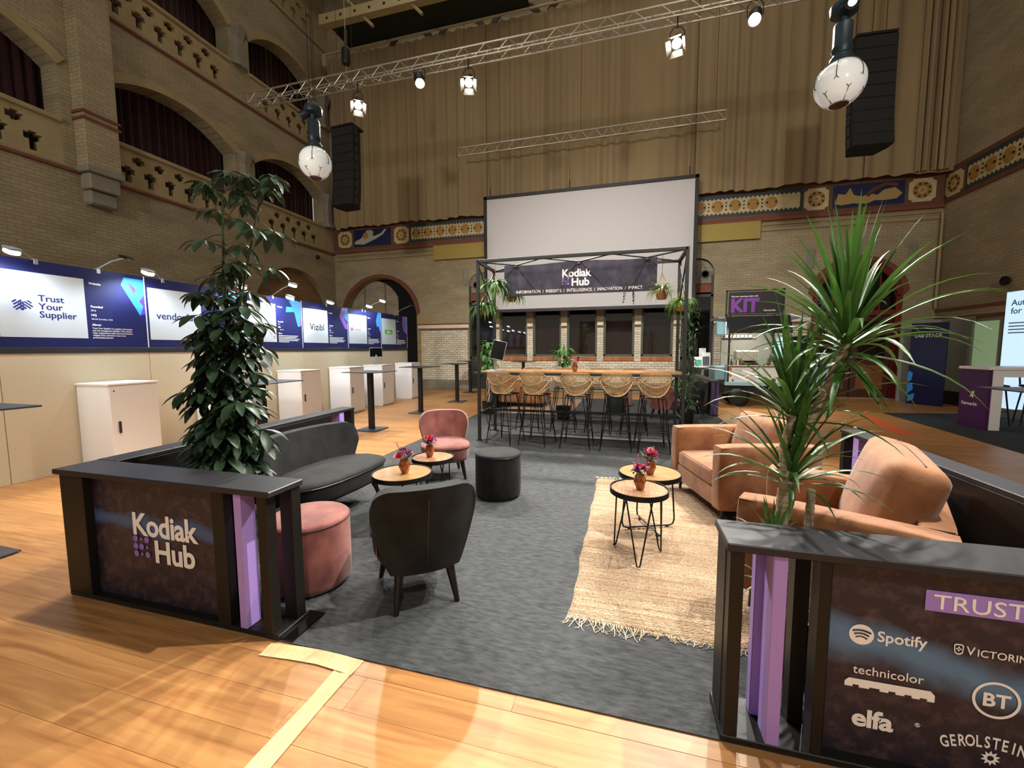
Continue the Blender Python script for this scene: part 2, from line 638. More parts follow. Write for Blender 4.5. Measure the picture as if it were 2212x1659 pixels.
mb = MB()
holed(mb, rect(-7, 14.3, 0, 15.5), holes, FL, .45)
wl = struct('wall_left', mb, BRICK)
def cross(u, v, w, h, stem, lean=0):
    a = w / 4.4
    # plus with a longer stem below
    return [(u - a, v - stem), (u + a, v - stem), (u + a, v - a), (u + w / 2, v - a), (u + w / 2, v + a), (u + a, v + a), (u + a, v + h / 2), (u - a, v + h / 2), (u - a, v + a), (u - w / 2, v + a), (u - w / 2, v - a), (u - a, v - a)]
for (a, b) in bays:
    for z0, z1 in ((5.2, 6.02), (8.78, 9.60)):
        hs = []
        n = int((b - a - .2) / .46)
        off = (b - a - (n - 1) * .46) / 2
        for i in range(n):
            u = a + off + i * .46
            hs.append(cross(u, z0 + .32, .27, .20, .25))
            if i < n - 1:
                hs.append(cross(u + .23, z0 + .60, .25, .19, .095))
        mb = MB()
        holed(mb, rect(a, b, z0, z1), hs, FL, .14)
        mb.build('balustrade', STONE, wl)
        MB().span(BX0 - .25, BX0 + .06, a - .02, b + .02, z1 - .03, z1 + .07, b=.02).build('coping', STONE, wl)
    for sp, ap, bs in ((7.10, 7.66, 6.05), (10.55, 11.22, 9.63)):
        mb = MB()
        band(mb, arc(a, b, sp, ap, 20), [(p[0] + (p[0] - (a + b) / 2) * .09, p[1] + .17) for p in arc(a, b, sp, ap, 20)], FL, .01, -.035)
        mb.build('arch_band', STONE, wl)
# piers: columns between bays, deep pilaster with corbel
for y in (2.4, 10.12, 13.62):
    for z0, z1 in ((6.05, 7.2), (9.63, 10.7)):
        mb = MB()
        mb.lathe([(.30, z0), (.30, z0 + .1), (.23, z0 + .2), (.23, z1 - .3), (.33, z1 - .05), (.33, z1 + .02)], 8, 0, TR(BX0 - .12, y, 0, 0, 0, R(22.5)))
        mb.build('column', GREYST, wl)
for y in (6.43, -1.45):
    mb = MB()
    mb.span(BX0 - .1, BX0 + .30, y - .30, y + .30, 5.25, 15, 0, .01)
    mb.build('pilaster', BRICK, wl)
    mb = MB()
    mb.span(BX0 - .05, BX0 + .34, y - .34, y + .34, 5.12, 5.25, 0, .02)
    mb.span(BX0 - .05, BX0 + .28, y - .27, y + .27, 4.80, 5.12, 0, .02)
    mb.span(BX0 - .05, BX0 + .20, y - .25, y + .25, 4.50, 4.80, 0, .04)
    mb.build('corbel', GREYST, wl)
    for z in (6.15, 6.28):
        MB().span(BX0 - .05, BX0 + .33, y - .33, y + .33, z, z + .05).build('pilaster_moulding', REDBR, wl)
for z in (5.12, 8.66):
    MB().span(BX0 - .05, BX0 + .05, -7, 13.9, z - .035, z + .035, 0, .012).build('string_course', REDBR, wl)
# third gallery parapet
hs = [cross(4 + i * .46, 12.75, .24, .18, .24) for i in range(20)] + [cross(4.23 + i * .46, 13.05, .23, .17, .085) for i in range(20)]
mb = MB()
holed(mb, rect(-7, 13.9, 12.4, 13.35), hs, lambda u, v, d: (BX0 + .06 - d, u, v), .05)
mb.build('balustrade', STONE, wl)
# niche backs and gallery depth
mb = MB()
mb.span(BX0 - 2.6, BX0 - 2.5, -7, 14.3, 0, 15.5)
mb.build('gallery_back_wall', mat('gallery_dark', '#2b211b', .9), wl)
for z in (4.6, 8.3, 12.0):
    MB().span(BX0 - 2.5, BX0 - .45, -7, 14.3, z, z + .2).build('gallery_floor', GREYST, wl)
for y0, y1 in ((10.15, 13.55),):
    mb = MB()
    holed(mb, arch_poly(y0, y1, .02, 2.75, 4.24, 24), [], lambda u, v, d: (BX0 - .22 - d, u, v), .08)
    mb.build('niche_infill', BRICK_R, wl)

# gallery curtains
WINE = mat('wine_curtain', '#38171b', .9, sheen=.3, noise=(6, (1, 1, .2), .5), col2='#1d0b0e')
def curtain_sheet(mb, x0, x1, z0, z1, amp, wl_, f, nz=2, seed=0):
    rr = random.Random(seed)
    n = max(8, int((x1 - x0) / wl_ * 8))
    ph = [rr.uniform(0, 6.28) for _ in range(4)]
    def sh(u):
        x = x0 + (x1 - x0) * u
        q = 2 * PI * x / wl_
        return x, amp * (math.sin(q + .8 * math.sin(q * .13 + ph[0])) * (.65 + .35 * math.sin(q * .21 + ph[1])) + .35 * math.sin(q * .37 + ph[2]))
    mb.grid(lambda u, v: f(sh(u)[0], z0 + (z1 - z0) * v, sh(u)[1]), n, nz)
gn = {0: 'nearest the camera', 1: 'left of the deep brick pilaster', 2: 'right of the deep brick pilaster', 3: 'beside the far hall corner'}
for i, (a, b) in enumerate(bays[1:]):
    for z0, z1, lv in ((5.0, 7.9, 'lower'), (8.6, 11.5, 'upper')):
        mb = MB()
        curtain_sheet(mb, a - .3, b + .3, z0, z1, .05, .19, lambda x, z, d: (BX0 - .75 + d, x, z), seed=i)
        o = mb.build('gallery_curtain', WINE, None, 60)
        tag(o, 'dark wine red pleated curtain in the %s gallery arch %s' % (lv, gn[i]), 'curtain', 'curtains in the gallery arches')

# ---- right wall
mb = MB()
mb.span(BX1, BX1 + .4, -7, 14.3, 0, 15.5)
wr = struct('wall_right', mb, BRICK)
for z in (2.16, 2.40):
    MB().span(BX1 - .02, BX1 + .1, -7, 13.9, z, z + .07).build('brick_course', REDBR, wr)
MB().span(BX1 - .03, BX1 + .1, -7, 13.9, 0, .34, b=.01).build('plinth', GREYST, wr)

# ---- back wall with openings
def FB(u, v, d):
    return (u, YB + d, v)
wins = [(-4.24, -3.28), (-3.05, -2.10), (-1.88, -.91), (-.68, .27), (.50, 1.44)]
holes = [rect(a, b, 1.20, 3.60) for a, b in wins]
holes.append(arch_poly(-10.55, -7.47, .02, 2.70, 4.15, 24))
holes.append(arch_poly(-5.40, -4.46, .02, 3.75, 4.15, 12))
holes.append(arch_poly(1.68, 2.58, .02, 3.80, 4.20, 12))
holes.append(arch_poly(5.20, 7.36, .02, 2.90, 3.90, 24))
mb = MB()
holed(mb, rect(-11.4, 8.5, 0, 15.5), holes, FB, .40)
wb = struct('wall_back', mb, BRICK)
# plinth
for a, b in ((-11, -10.55), (-7.47, -5.4), (-4.46, 1.68), (2.58, 5.2), (7.36, 8.1)):
    MB().span(a, b, YB - .06, YB + .1, 0, .32, b=.012).build('plinth', GREYST, wb)
# glazed white bricks below the string course
WBR = mat('glazed_white_brick', '#dfd7c4', .45, objrand=.14, noise=(3, (1, 1, 1), .35), col2='#a59a7c', coords='w')
WBRI = mat('glazed_white_brick_far', '#dfd7c4', .45, island=.14, noise=(3, (1, 1, 1), .35), col2='#a59a7c', coords='w')
MORT = mat('mortar', '#8b8069', .9)
bl, bh, jt = .205, .066, .012
zones = [(-7.30, -5.45, .34, 2.16), (-4.40, 1.62, .34, 1.04), (2.64, 5.10, .34, 2.16)]
for a, b in ((-4.44, -4.27), (-3.26, -3.07), (-2.08, -1.90), (-.89, -.70), (.29, .48), (1.46, 1.66)):
    zones.append((a, b, 1.05, 2.16))
bricks = []
mbm = MB()
for zi, (x0, x1, z0, z1) in enumerate(zones):
    mbm.span(x0 - .005, x1 + .005, YB - .006, YB + .02, z0, z1 + .01)
    r = 0
    z = z0
    while z + bh <= z1 + .002:
        x = x0 - (bl / 2 if r % 2 and x1 - x0 > .4 else 0)
        while x < x1 - .02:
            a, b = max(x, x0), min(x + bl - jt, x1)
            if x1 - x0 < .4:
                a, b = x0, x1
                if r % 2:
                    bricks.append((zi, x0, (x0 + x1) / 2 - jt / 2, z)); a = (x0 + x1) / 2 + jt / 2
                bricks.append((zi, a, b, z))
                break
            if b - a > .03:
                bricks.append((zi, a, b, z))
            x += bl
        z += bh + jt
        r += 1
mbm.build('mortar_bed', MORT, wb)
def bkey(q):
    zi, a, b, z = q
    if zi >= 3: return 0
    if zi == 1: return 1 if z > .78 else 3
    if zi == 0: return 2
    return 4
bricks.sort(key=bkey)
bu = MB().box((0, 0, 0), (1, 1, 1)).mesh('brick', WBR)
rest = MB()
for i, (zi, a, b, z) in enumerate(bricks):
    c = ((a + b) / 2, YB - .012 + rng.uniform(-.003, .003), z + bh / 2)
    d = (b - a, .024, bh)
    if i < 300:
        place('brick', bu, wb, TR(*c, s=d))
    else:
        rest.box(c, d)
tag(rest.build('bricks', WBRI, wb), kind='stuff')
# string course: red line, pale stone, red line
for a, b in ((-7.42, -5.42), (2.60, 5.18)):
    for z0, z1, m in ((2.17, 2.22, REDBR), (2.22, 2.34, WBRI), (2.34, 2.39, REDBR)):
        MB().span(a, b, YB - .03, YB + .02, z0, z1).build('string_course', m, wb)
for a, b in ((-4.44, -4.27), (-3.26, -3.07), (-2.08, -1.90), (-.89, -.70), (.29, .48), (1.46, 1.66)):
    for z0, z1, m in ((2.17, 2.22, REDBR), (2.22, 2.33, WBRI)):
        MB().span(a, b, YB - .03, YB + .02, z0, z1).build('string_course', m, wb)
# cornice below the frieze, toothed stone quoins beside the arch
for z0, z1, dd in ((4.86, 4.90, .05), (5.02, 5.06, .05), (5.14, 5.24, .08)):
    MB().span(BX0, BX1, YB - dd, YB + .02, z0, z1, b=.012).build('cornice', STONE if z0 < 5.1 else REDBR, wb)
for i in range(7):
    z = .34 + i * .34
    w = (.62, .42, .52)[i % 3]
    MB().span(-7.47, -7.47 + w, YB - .018, YB + .02, z, z + .325, b=.008).build('quoin', STONE, wb)
for x in (-5.62, 4.98, 7.38):
    MB().span(x, x + .22, YB - .03, YB + .02, 3.72, 4.28, b=.05).build('quoin', GREYST, wb)
# arch rings
mb = MB()
band(mb, arc(-10.55, -7.47, 2.70, 4.15, 26), [(p[0] + (p[0] + 9.01) * .09, p[1] + .13) for p in arc(-10.55, -7.47, 2.70, 4.15, 26)], FB, .02, -.03)
mb.build('arch_ring', REDBR, wb)
mb = MB()
band(mb, arc(5.20, 7.36, 2.90, 3.90, 26), [(p[0] + (p[0] - 6.28) * .11, p[1] + .12) for p in arc(5.20, 7.36, 2.90, 3.90, 26)], FB, .02, -.03)
mb.build('arch_ring', REDBR, wb)
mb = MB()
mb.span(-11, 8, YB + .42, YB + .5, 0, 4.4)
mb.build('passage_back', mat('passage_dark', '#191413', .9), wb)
# the bright brick seen in the left arch and the black drape beside it
mb = MB()
holed(mb, arch_poly(-10.55, -8.35, .02, 2.6, 4.1, 16), [], lambda u, v, d: (u, YB + .3 + d, v), .05)
mb.build('arch_infill', brick_mat('pale_brick', '#b7ad97', '#a49a86', '#857c6b'), wb)
for x in (-9.85, -8.95):
    MB().cyl((x, YB + .27, 0), (x, YB + .27, 4), .025, n=8).build('pipe', GREYST, wb)
mb = MB()
curtain_sheet(mb, -8.35, -7.48, .02, 3.6, .03, .2, lambda x, z, d: (x, YB + .2 + d, z), seed=4)
tag(mb.build('drape', mat('black_drape', '#101013', .95), None, 60), 'black drape hanging in the arched passage at the end of the sponsor wall', 'drape')
# doors in the two tall openings
def tall_door(n, x0, x1):
    DOORW = mat('dark_green_door', '#2e332b', .5)
    g = MB()
    for a, b, c, d in ((x0, x0 + .07, .02, 3.7), (x1 - .07, x1, .02, 3.7), (x0, x1, 3.02, 3.12), (x0, x1, .02, .2), (x0, x1, 1.1, 1.2)):
        g.span(a, b, YB + .05, YB + .12, c, d, b=.008)
    dd = tag(g.build('door_%d' % n, DOORW), kind='structure')
    MB().span(x0 + .07, x1 - .07, YB + .08, YB + .09, 1.2, 3.02).build('pane', MATS['window_glass'], dd)
    MB().span(x0 + .07, x1 - .07, YB + .07, YB + .1, .2, 1.1).build('door_panel', DOORW, dd)
    MB().span(x0 + .05, x1 - .05, YB + .02, YB + .1, 3.16, 3.42, b=.01).build('lintel', REDBR, dd)
    tm = MB()
    holed(tm, arch_poly(x0, x1, 3.44, 3.76, 4.16, 12), [], lambda u, v, d: (u, YB + .06 + d, v), .05)
    tm.build('tympanum', mat('tympanum_tile', '#8b8570', .6, noise=(12, (1, 1, 1), .8), col2='#4c4136', coords='w'), dd)
    for q in (-.2, .2):
        rg = MB()
        rg.lathe([(.09, 0), (.125, 0), (.125, .02), (.09, .02), (.09, 0)], 18, 0, TR((x0 + x1) / 2 + q, YB + .055, 3.72, R(90)))
        rg.build('roundel', mat('roundel_tile', '#3c3430', .6), dd)
def glass_mat():
    m = bpy.data.materials.new('window_glass')
    m.use_nodes = True
    nt = m.node_tree
    for n in list(nt.nodes): nt.nodes.remove(n)
    o = nt.nodes.new('ShaderNodeOutputMaterial')
    t = nt.nodes.new('ShaderNodeBsdfTransparent'); t.inputs[0].default_value = (.75, .78, .76, 1)
    g = nt.nodes.new('ShaderNodeBsdfGlossy'); g.inputs['Roughness'].default_value = .03
    f = nt.nodes.new('ShaderNodeFresnel'); f.inputs[0].default_value = 1.5
    mx = nt.nodes.new('ShaderNodeMixShader')
    nt.links.new(f.outputs[0], mx.inputs[0]); nt.links.new(t.outputs[0], mx.inputs[1]); nt.links.new(g.outputs[0], mx.inputs[2])
    nt.links.new(mx.outputs[0], o.inputs[0])
    MATS['window_glass'] = m
glass_mat()
tall_door(1, -5.40, -4.46)
tall_door(2, 1.68, 2.58)
# row of five windows
WFR = mat('grey_green_paint', '#4d5546', .5)
SILL = mat('orange_sill_brick', '#b06a3e', .6, island=.2)
for i, (a, b) in enumerate(wins):
    g = MB()
    for q in ((a, a + .06, 1.2, 3.6), (b - .06, b, 1.2, 3.6), (a, b, 1.2, 1.27), (a, b, 3.53, 3.6)):
        g.span(q[0], q[1], YB + .06, YB + .13, q[2], q[3], b=.008)
    w = tag(g.build('window_%d' % (i + 1), WFR), kind='structure')
    MB().span(a + .06, b - .06, YB + .09, YB + .098, 1.27, 3.53).build('pane', MATS['window_glass'], w)
    mb = MB()
    x = a - .02
    while x < b - .03:
        mb.span(x, min(x + .062, b + .02), YB - .05, YB + .1, 1.055, 1.185)
        x += .07
    mb.build('window_sill', SILL, w)
    mb = MB()
    curtain_sheet(mb, a - .05, b + .05, 1.15, 3.6, .03, .22, lambda x, z, d: (x, YB + .3 + d, z), seed=20 + i)
    o = mb.build('window_curtain', mat('brown_curtain', '#4b2a22', .9, noise=(5, (1, 1, .2), .5), col2='#2e1a16'), None, 60)
    tag(o, 'brown pleated curtain behind the %s window of the back wall row' % ['first (leftmost)', 'second', 'third (middle)', 'fourth', 'fifth (rightmost)'][i], 'curtain', 'curtains behind the back windows')
# arched double door on the right of the back wall
DARKW = mat('dark_door_wood', '#4a2416', .5, noise=(4, (1, 1, .15), .6), col2='#2c150d', coords='w')
REDP = mat('red_paint', '#6e1d1a', .5)
g = MB()
band(g, arc(5.32, 7.24, 2.86, 3.76, 20), arc(5.20, 7.36, 2.90, 3.90, 20), FB, .02, .12)
for a, b in ((5.2, 5.34), (7.22, 7.36)):
    g.span(a, b, YB + .02, YB + .12, .02, 2.9)
g.span(5.2, 7.36, YB + .03, YB + .12, 2.36, 2.5)
d3 = tag(g.build('door_3', REDP), kind='structure')
for a, b in ((5.34, 6.27), (6.29, 7.22)):
    lf = MB().span(a, b, YB + .12, YB + .17, .02, 2.36, b=.01).build('door_leaf', DARKW, d3)
    MB().span(a + .14, b - .14, YB + .10, YB + .13, .25, .95, b=.02).build('door_panel', mat('oak_panel', '#7a4a28', .5), lf)
    MB().span(a + .14, b - .14, YB + .105, YB + .12, 1.1, 2.2).build('pane', MATS['window_glass'], lf)
for i in range(6):
    x = 5.34 + i * .376
    MB().span(x, x + .03, YB + .08, YB + .12, 2.5, 2.95 + .8 * math.sin((i + .2) / 5.5 * PI)).build('glazing_bar', REDP, d3)

# ---- tile frieze
FR_BRN = mat('frieze_brown', '#6b4632', .6, noise=(8, (1, 1, 1), .5), col2='#4b2f22', coords='w')
FR_TEAL = mat('frieze_teal', '#2e3a3c', .5)
FR_CREAM = mat('frieze_cream', '#c6b58c', .5, noise=(9, (1, 1, 1), .4), col2='#9d8d68', coords='w')
FR_GOLD = mat('frieze_gold', '#a9803e', .5, noise=(14, (1, 1, 1), .5), col2='#7d5c2b', coords='w')
FR_BLUE = mat('frieze_blue', '#1e2550', .4, noise=(12, (1, 1, 1), .5), col2='#141a38', coords='w')
FR_DARK = mat('frieze_dark', '#2b1f18', .6)
def frieze(parent, T, pan, strips, figs, u0, u1):
    """T(u,d,z)->matrix placing local (x right, y out of wall toward room negative, z up)"""
    def B(name, mb, m):
        return mb.build(name, m, parent, None, T)
    B('frieze_ground', MB().span(u0, u1, -.03, .02, 5.24, 6.10), FR_BRN)
    for a, b in pan:
        c, h = (a + b) / 2, 5.64
        w = (b - a) / 2
        p = MB()
        n = w * .28
        poly = [(-w + n, -w), (w - n, -w), (w - n, -w + n * .5), (w, -w + n), (w, w - n), (w - n, w - n * .5), (w - n, w), (-w + n, w), (-w + n, w - n * .5), (-w, w - n), (-w, -w + n), (-w + n, -w + n * .5)]
        p.prism([(x + c, z + h) for x, z in poly], .035, .045, 0, TR(rx=R(90)))
        q = B('rosette_tile', p, FR_CREAM)
        for r, m, y in ((w * .72, FR_GOLD, .05), (w * .30, FR_CREAM, .055), (w * .18, FR_GOLD, .06)):
            MB().lathe([(0, 0), (r, 0), (r, .006), (0, .006)], 16, 0, TR(c, -y + .006, h, R(90))).build('rosette_disc', m, q)
        for i in range(8):
            an = i * PI / 4 + .39
            MB().lathe([(0, 0), (.028, 0), (.028, .01), (0, .01)], 8, 0, TR(c + w * .56 * math.cos(an), -.052, h + w * .56 * math.sin(an), R(90))).build('rosette_dot', FR_DARK, q)
    disc = MB().lathe([(0, 0), (.165, 0), (.165, .012), (.1, .02), (0, .02)], 20, 0, TR(0, 0, 0, R(90)))
    for x in (-.115, .115):
        disc.lathe([(0, 0), (.03, 0), (.03, .03), (0, .03)], 8, 1, TR(x, 0, 0, R(90)))
    dme = disc.mesh('medallion', [FR_GOLD, FR_DARK])
    sme = MB()
    for z in (-.1, 0, .1):
        sme.lathe([(0, 0), (.026, 0), (.026, .012), (0, .012)], 6, 0, TR(0, 0, z, R(90)))
    sme = sme.mesh('medallion_spacer', FR_DARK)
    for a, b in strips:
        B('frieze_strip_ground', MB().span(a - .06, b + .06, -.036, -.02, 5.36, 6.0), FR_TEAL)
        p = MB()
        n = int((b - a) / .115)
        st = (b - a) / n
        top, bot = [], []
        for i in range(n):
            top += [(a + i * st, 5.84), (a + (i + .5) * st, 5.90)]
            bot += [(a + i * st, 5.48), (a + (i + .5) * st, 5.42)]
        top.append((b, 5.84)); bot.append((b, 5.48))
        band(p, bot, top, lambda u, v, d: (u, -d, v), .036, .044)
        q = B('zigzag_strip', p, FR_CREAM)
        k = int((b - a) / .475)
        for i in range(k):
            x = a + .21 + i * .475
            place('medallion', dme, q, TR(x, -.044, 5.66))
            if i < k - 1:
                place('medallion_spacer', sme, q, TR(x + .2375, -.044, 5.66))
    for a, b, kind in figs:
        q = B('picture_tile', MB().span(a, b, -.042, -.02, 5.34, 5.95), FR_BLUE)
        shp = MB()
        rx = TR(rx=R(90))
        if kind == 0:
            P = [(.05, .08), (.45, .05), (.75, .14), (1.05, .24), (1.35, .38), (1.5, .54), (1.42, .56), (1.25, .42), (1.0, .34), (.85, .36), (.92, .48), (.8, .56), (.6, .56), (.5, .4), (.3, .26), (.05, .18)]
        else:
            P = [(.05, .1), (.2, .05), (.5, .08), (.8, .04), (1.0, .12), (1.2, .1), (1.5, .12), (1.62, .25), (1.45, .42), (1.2, .38), (1.05, .25), (.85, .32), (.7, .24), (.5, .3), (.4, .5), (.3, .33), (.12, .36)]
        s = (b - a) / 1.68
        shp.prism([(a + x * s, 5.36 + z) for x, z in P], .043, .05, 0, rx)
        B('picture_relief', shp, mat('relief_pale', '#a7ab98', .6) if kind == 0 else mat('relief_ochre', '#a88d58', .6))
        if kind == 1:
            MB().tube([(a + .8 * s, -.05, 5.62), (a + 1.0 * s, -.05, 5.78), (a + 1.25 * s, -.05, 5.88), (a + 1.5 * s, -.05, 5.84)], .055, 6).build('picture_scroll', FR_BRN, q)
        else:
            MB().lathe([(0, 0), (.12, 0), (.12, .01), (0, .01)], 12, 0, TR(a + .55 * s, -.05, 5.72, R(90), 0, 0)).build('picture_halo', FR_GOLD, q)
frieze(wb, TR(0, YB, 0), [(-10.71, -10.11), (-8.30, -7.70), (4.84, 5.44), (7.28, 7.88)], [(-7.60, 4.74)], [(-10.02, -8.44, 0), (5.54, 7.20, 1)], BX0, BX1)
frieze(wr, TR(BX1, 13.9, 0, 0, 0, R(-90)), [(.08, .66)], [(.80, 3.4)], [], 0, 3.6)
# yellow boards either side of the screen
for x0, x1, s in ((-6.70, -4.55, 'left'), (1.85, 3.75, 'right')):
    o = MB().span(x0, x1, YB - .11, YB - .085, 4.65, 5.15).build('board', mat('mustard_board', '#9c8a45', .7))
    tag(o, 'plain mustard yellow board on the wall at the %s edge of the screen' % s, 'board', 'mustard boards beside the screen')
# wall pipes in the right corner
MB().cyl((BX1 - .08, YB - .12, 2.5), (BX1 - .08, YB - .12, 5.0), .03, n=8).build('pipe', STONE, wr)

# ---- roof: ceiling and steel girder
mb = MB()
mb.span(-13.6, 8.6, -7, 14.4, 15.5, 15.7)
ceil = struct('ceiling', mb, mat('ceiling_boards', '#4f4530', .9))
g = thing('roof_girder', 'pale steel roof girder with round holes high above the curtain', 'girder', (-6.4, 12.0, 11.9))
def FG(u, v, d):
    return (u, d, v)
hs = []
for i in range(12):
    x = -3.0 + i * .52
    hs.append([(x + .05 * math.cos(t * PI / 5), .125 + .05 * math.sin(t * PI / 5)) for t in range(10)])
mb = MB(); holed(mb, rect(-3.3, 3.3, 0, .25), hs, FG, .02)
mb.build('web', mat('cream_steel', '#a89a72', .6), g)
MB().span(-3.3, 3.3, 0, .25, .25, .28).build('flange', MATS['cream_steel'], g)
MB().span(-3.3, 3.3, 0, .25, -.03, 0).build('flange', MATS['cream_steel'], g)
for x, dx in ((-2.6, 1.2), (-.9, 1.2)):
    MB().tube([(x, .12, .9), (x + dx, .12, -.35)], .05, 6).build('brace', MATS['cream_steel'], g)
MB().span(-3.3, 3.3, .3, 1.6, .3, .34).build('deck', mat('dark_green_steel', '#1e2b22', .6), g)

# ---- the huge beige curtain over the upper back wall and its rail
CURT = mat('beige_drape', '#94805e', .92, sheen=.15, noise=(1.2, (1, 1, .25), .45), col2='#776449', coords='w')
ct_ = thing('stage_curtain', 'huge beige pleated curtain covering the upper back wall above the frieze', 'curtain', (0, YB - .28, 6.0))
bp = [-10.62, -8.75, -6.70, -4.72, -2.6, -.3, 1.9, 4.1, 6.1, 8.02]
for i in range(len(bp) - 1):
    mb = MB()
    curtain_sheet(mb, bp[i], bp[i + 1] + .12, .03 if i % 2 else .0, 6.05, .075, .33 + .06 * (i % 3), lambda x, z, d: (x, d * (1.15 - .06 * z) + (.04 if i % 2 else 0), z + .02 * math.sin(x * 3.1) * (1 if z < 1 else 0)), nz=3, seed=40 + i)
    mb.build('curtain_panel', CURT, ct_, 70)
for j in range(5):
    mb = MB()
    curtain_sheet(mb, 7.2 + j * .16, 7.32 + j * .16, .02, 6.05, .05, .12, lambda x, z, d: (x, d - .1, z), seed=60 + j)
    mb.build('gathered_fold', CURT, ct_, 70)
rl = thing('curtain_rail', 'pale curtain rail running along the top of the huge beige curtain', 'rail', (0, YB - .46, 12.06))
MB().span(-10.75, 8.0, -.03, .03, -.03, .03, b=.008).build('rail_bar', MATS['cream_steel'], rl)
MB().span(-10.75, -10.6, -.04, .04, -.4, .03).build('rail_end', MATS['cream_steel'], rl)
# brick ornament arcs above the rail
for i in range(9):
    mb = MB()
    x = -8.2 + i * 1.9
    band(mb, arc(x, x + 1.5, 12.0, 12.55, 12), [(p[0] + (p[0] - x - .75) * .2, p[1] + .14) for p in arc(x, x + 1.5, 12.0, 12.55, 12)], FB, .01, -.03)
    mb.build('ornament_arc', FR_DARK, wb)

# ================================================================== STAND PARTITIONS
def print_mat(name, streak_z, tilt, base='#241d2a', blot='#564446', streak='#3d5d8c', vary=1.0, width=.06):
    m = bpy.data.materials.new(name)
    m.use_nodes = True
    nt = m.node_tree
    b = nt.nodes['Principled BSDF']
    b.inputs['Roughness'].default_value = .45
    tc = nt.nodes.new('ShaderNodeTexCoord')
    n1 = nt.nodes.new('ShaderNodeTexNoise'); n1.inputs['Scale'].default_value = 15; n1.inputs['Detail'].default_value = 10; n1.inputs['Roughness'].default_value = .7
    n2 = nt.nodes.new('ShaderNodeTexNoise'); n2.inputs['Scale'].default_value = 3; n2.inputs['Detail'].default_value = 6
    for n in (n1, n2): nt.links.new(tc.outputs['Object'], n.inputs['Vector'])
    r1 = nt.nodes.new('ShaderNodeMapRange'); r1.inputs['From Min'].default_value = .48; r1.inputs['From Max'].default_value = .72; r1.inputs['To Max'].default_value = vary
    nt.links.new(n1.outputs['Fac'], r1.inputs['Value'])
    m1 = nt.nodes.new('ShaderNodeMix'); m1.data_type = 'RGBA'
    m1.inputs['A'].default_value = lin(base); m1.inputs['B'].default_value = lin(blot)
    nt.links.new(r1.outputs[0], m1.inputs['Factor'])
    sp = nt.nodes.new('ShaderNodeSeparateXYZ'); nt.links.new(tc.outputs['Object'], sp.inputs[0])
    # distance to the tilted streak line, wobbled by noise
    a = nt.nodes.new('ShaderNodeMath'); a.operation = 'MULTIPLY_ADD'; a.inputs[1].default_value = -tilt
    nt.links.new(sp.outputs[0], a.inputs[0]); nt.links.new(sp.outputs[2], a.inputs[2])
    s = nt.nodes.new('ShaderNodeMath'); s.operation = 'SUBTRACT'; s.inputs[1].default_value = streak_z
    nt.links.new(a.outputs[0], s.inputs[0])
    w = nt.nodes.new('ShaderNodeMath'); w.operation = 'MULTIPLY_ADD'; w.inputs[1].default_value = .22; w.inputs[2].default_value = -.11
    nt.links.new(n2.outputs['Fac'], w.inputs[0])
    s2 = nt.nodes.new('ShaderNodeMath'); nt.links.new(s.outputs[0], s2.inputs[0]); nt.links.new(w.outputs[0], s2.inputs[1])
    ab = nt.nodes.new('ShaderNodeMath'); ab.operation = 'ABSOLUTE'; nt.links.new(s2.outputs[0], ab.inputs[0])
    r2 = nt.nodes.new('ShaderNodeMapRange'); r2.inputs['From Min'].default_value = width; r2.inputs['From Max'].default_value = .015; r2.inputs['To Max'].default_value = .9
    nt.links.new(ab.outputs[0], r2.inputs['Value'])
    m2 = nt.nodes.new('ShaderNodeMix'); m2.data_type = 'RGBA'; m2.inputs['B'].default_value = lin(streak)
    nt.links.new(m1.outputs['Result'], m2.inputs['A']); nt.links.new(r2.outputs[0], m2.inputs['Factor'])
    nt.links.new(m2.outputs['Result'], b.inputs['Base Color'])
    MATS[name] = m
    return m
PRINT_L = print_mat('bark_print', .40, -.03)
PRINT_R = print_mat('bark_print_blue', .555, -.16, streak='#5a82a6', width=.085)
PRINT_B = print_mat('bark_print_banner', 9, 0, base='#4a4552', blot='#5e5864')
LILACP = mat('lilac_print', '#8d6fc0', .6)

def kodiak_logo(parent, T, s, depth=.0):
    """logo block; local x right, z up; origin at left of the K baseline row; s = width of the word in metres"""
    u = s / .50
    text('Kodiak', .175 * u, WHITEP, parent, T @ TR(0, -.002, .125 * u, R(90)), .026, sx=.97, spacing=.97)
    text('Hub', .175 * u, WHITEP, parent, T @ TR(.155 * u, -.002, -.02 * u, R(90)), .026, sx=1.0, spacing=.97)
    for i in range(3):
        for j in range(3):
            r = .018 if (i, j) not in ((1, 0), (1, 2), (2, 1)) else .009
            d = MB().lathe([(0, 0), (r * u, 0), (r * u, .001), (0, .001)], 14, 0, TR(rx=R(90)))
            d.build('logo_dot', LILACP, parent, None, T @ TR((.02 + i * .043) * u, -.002, (.098 - j * .043) * u))

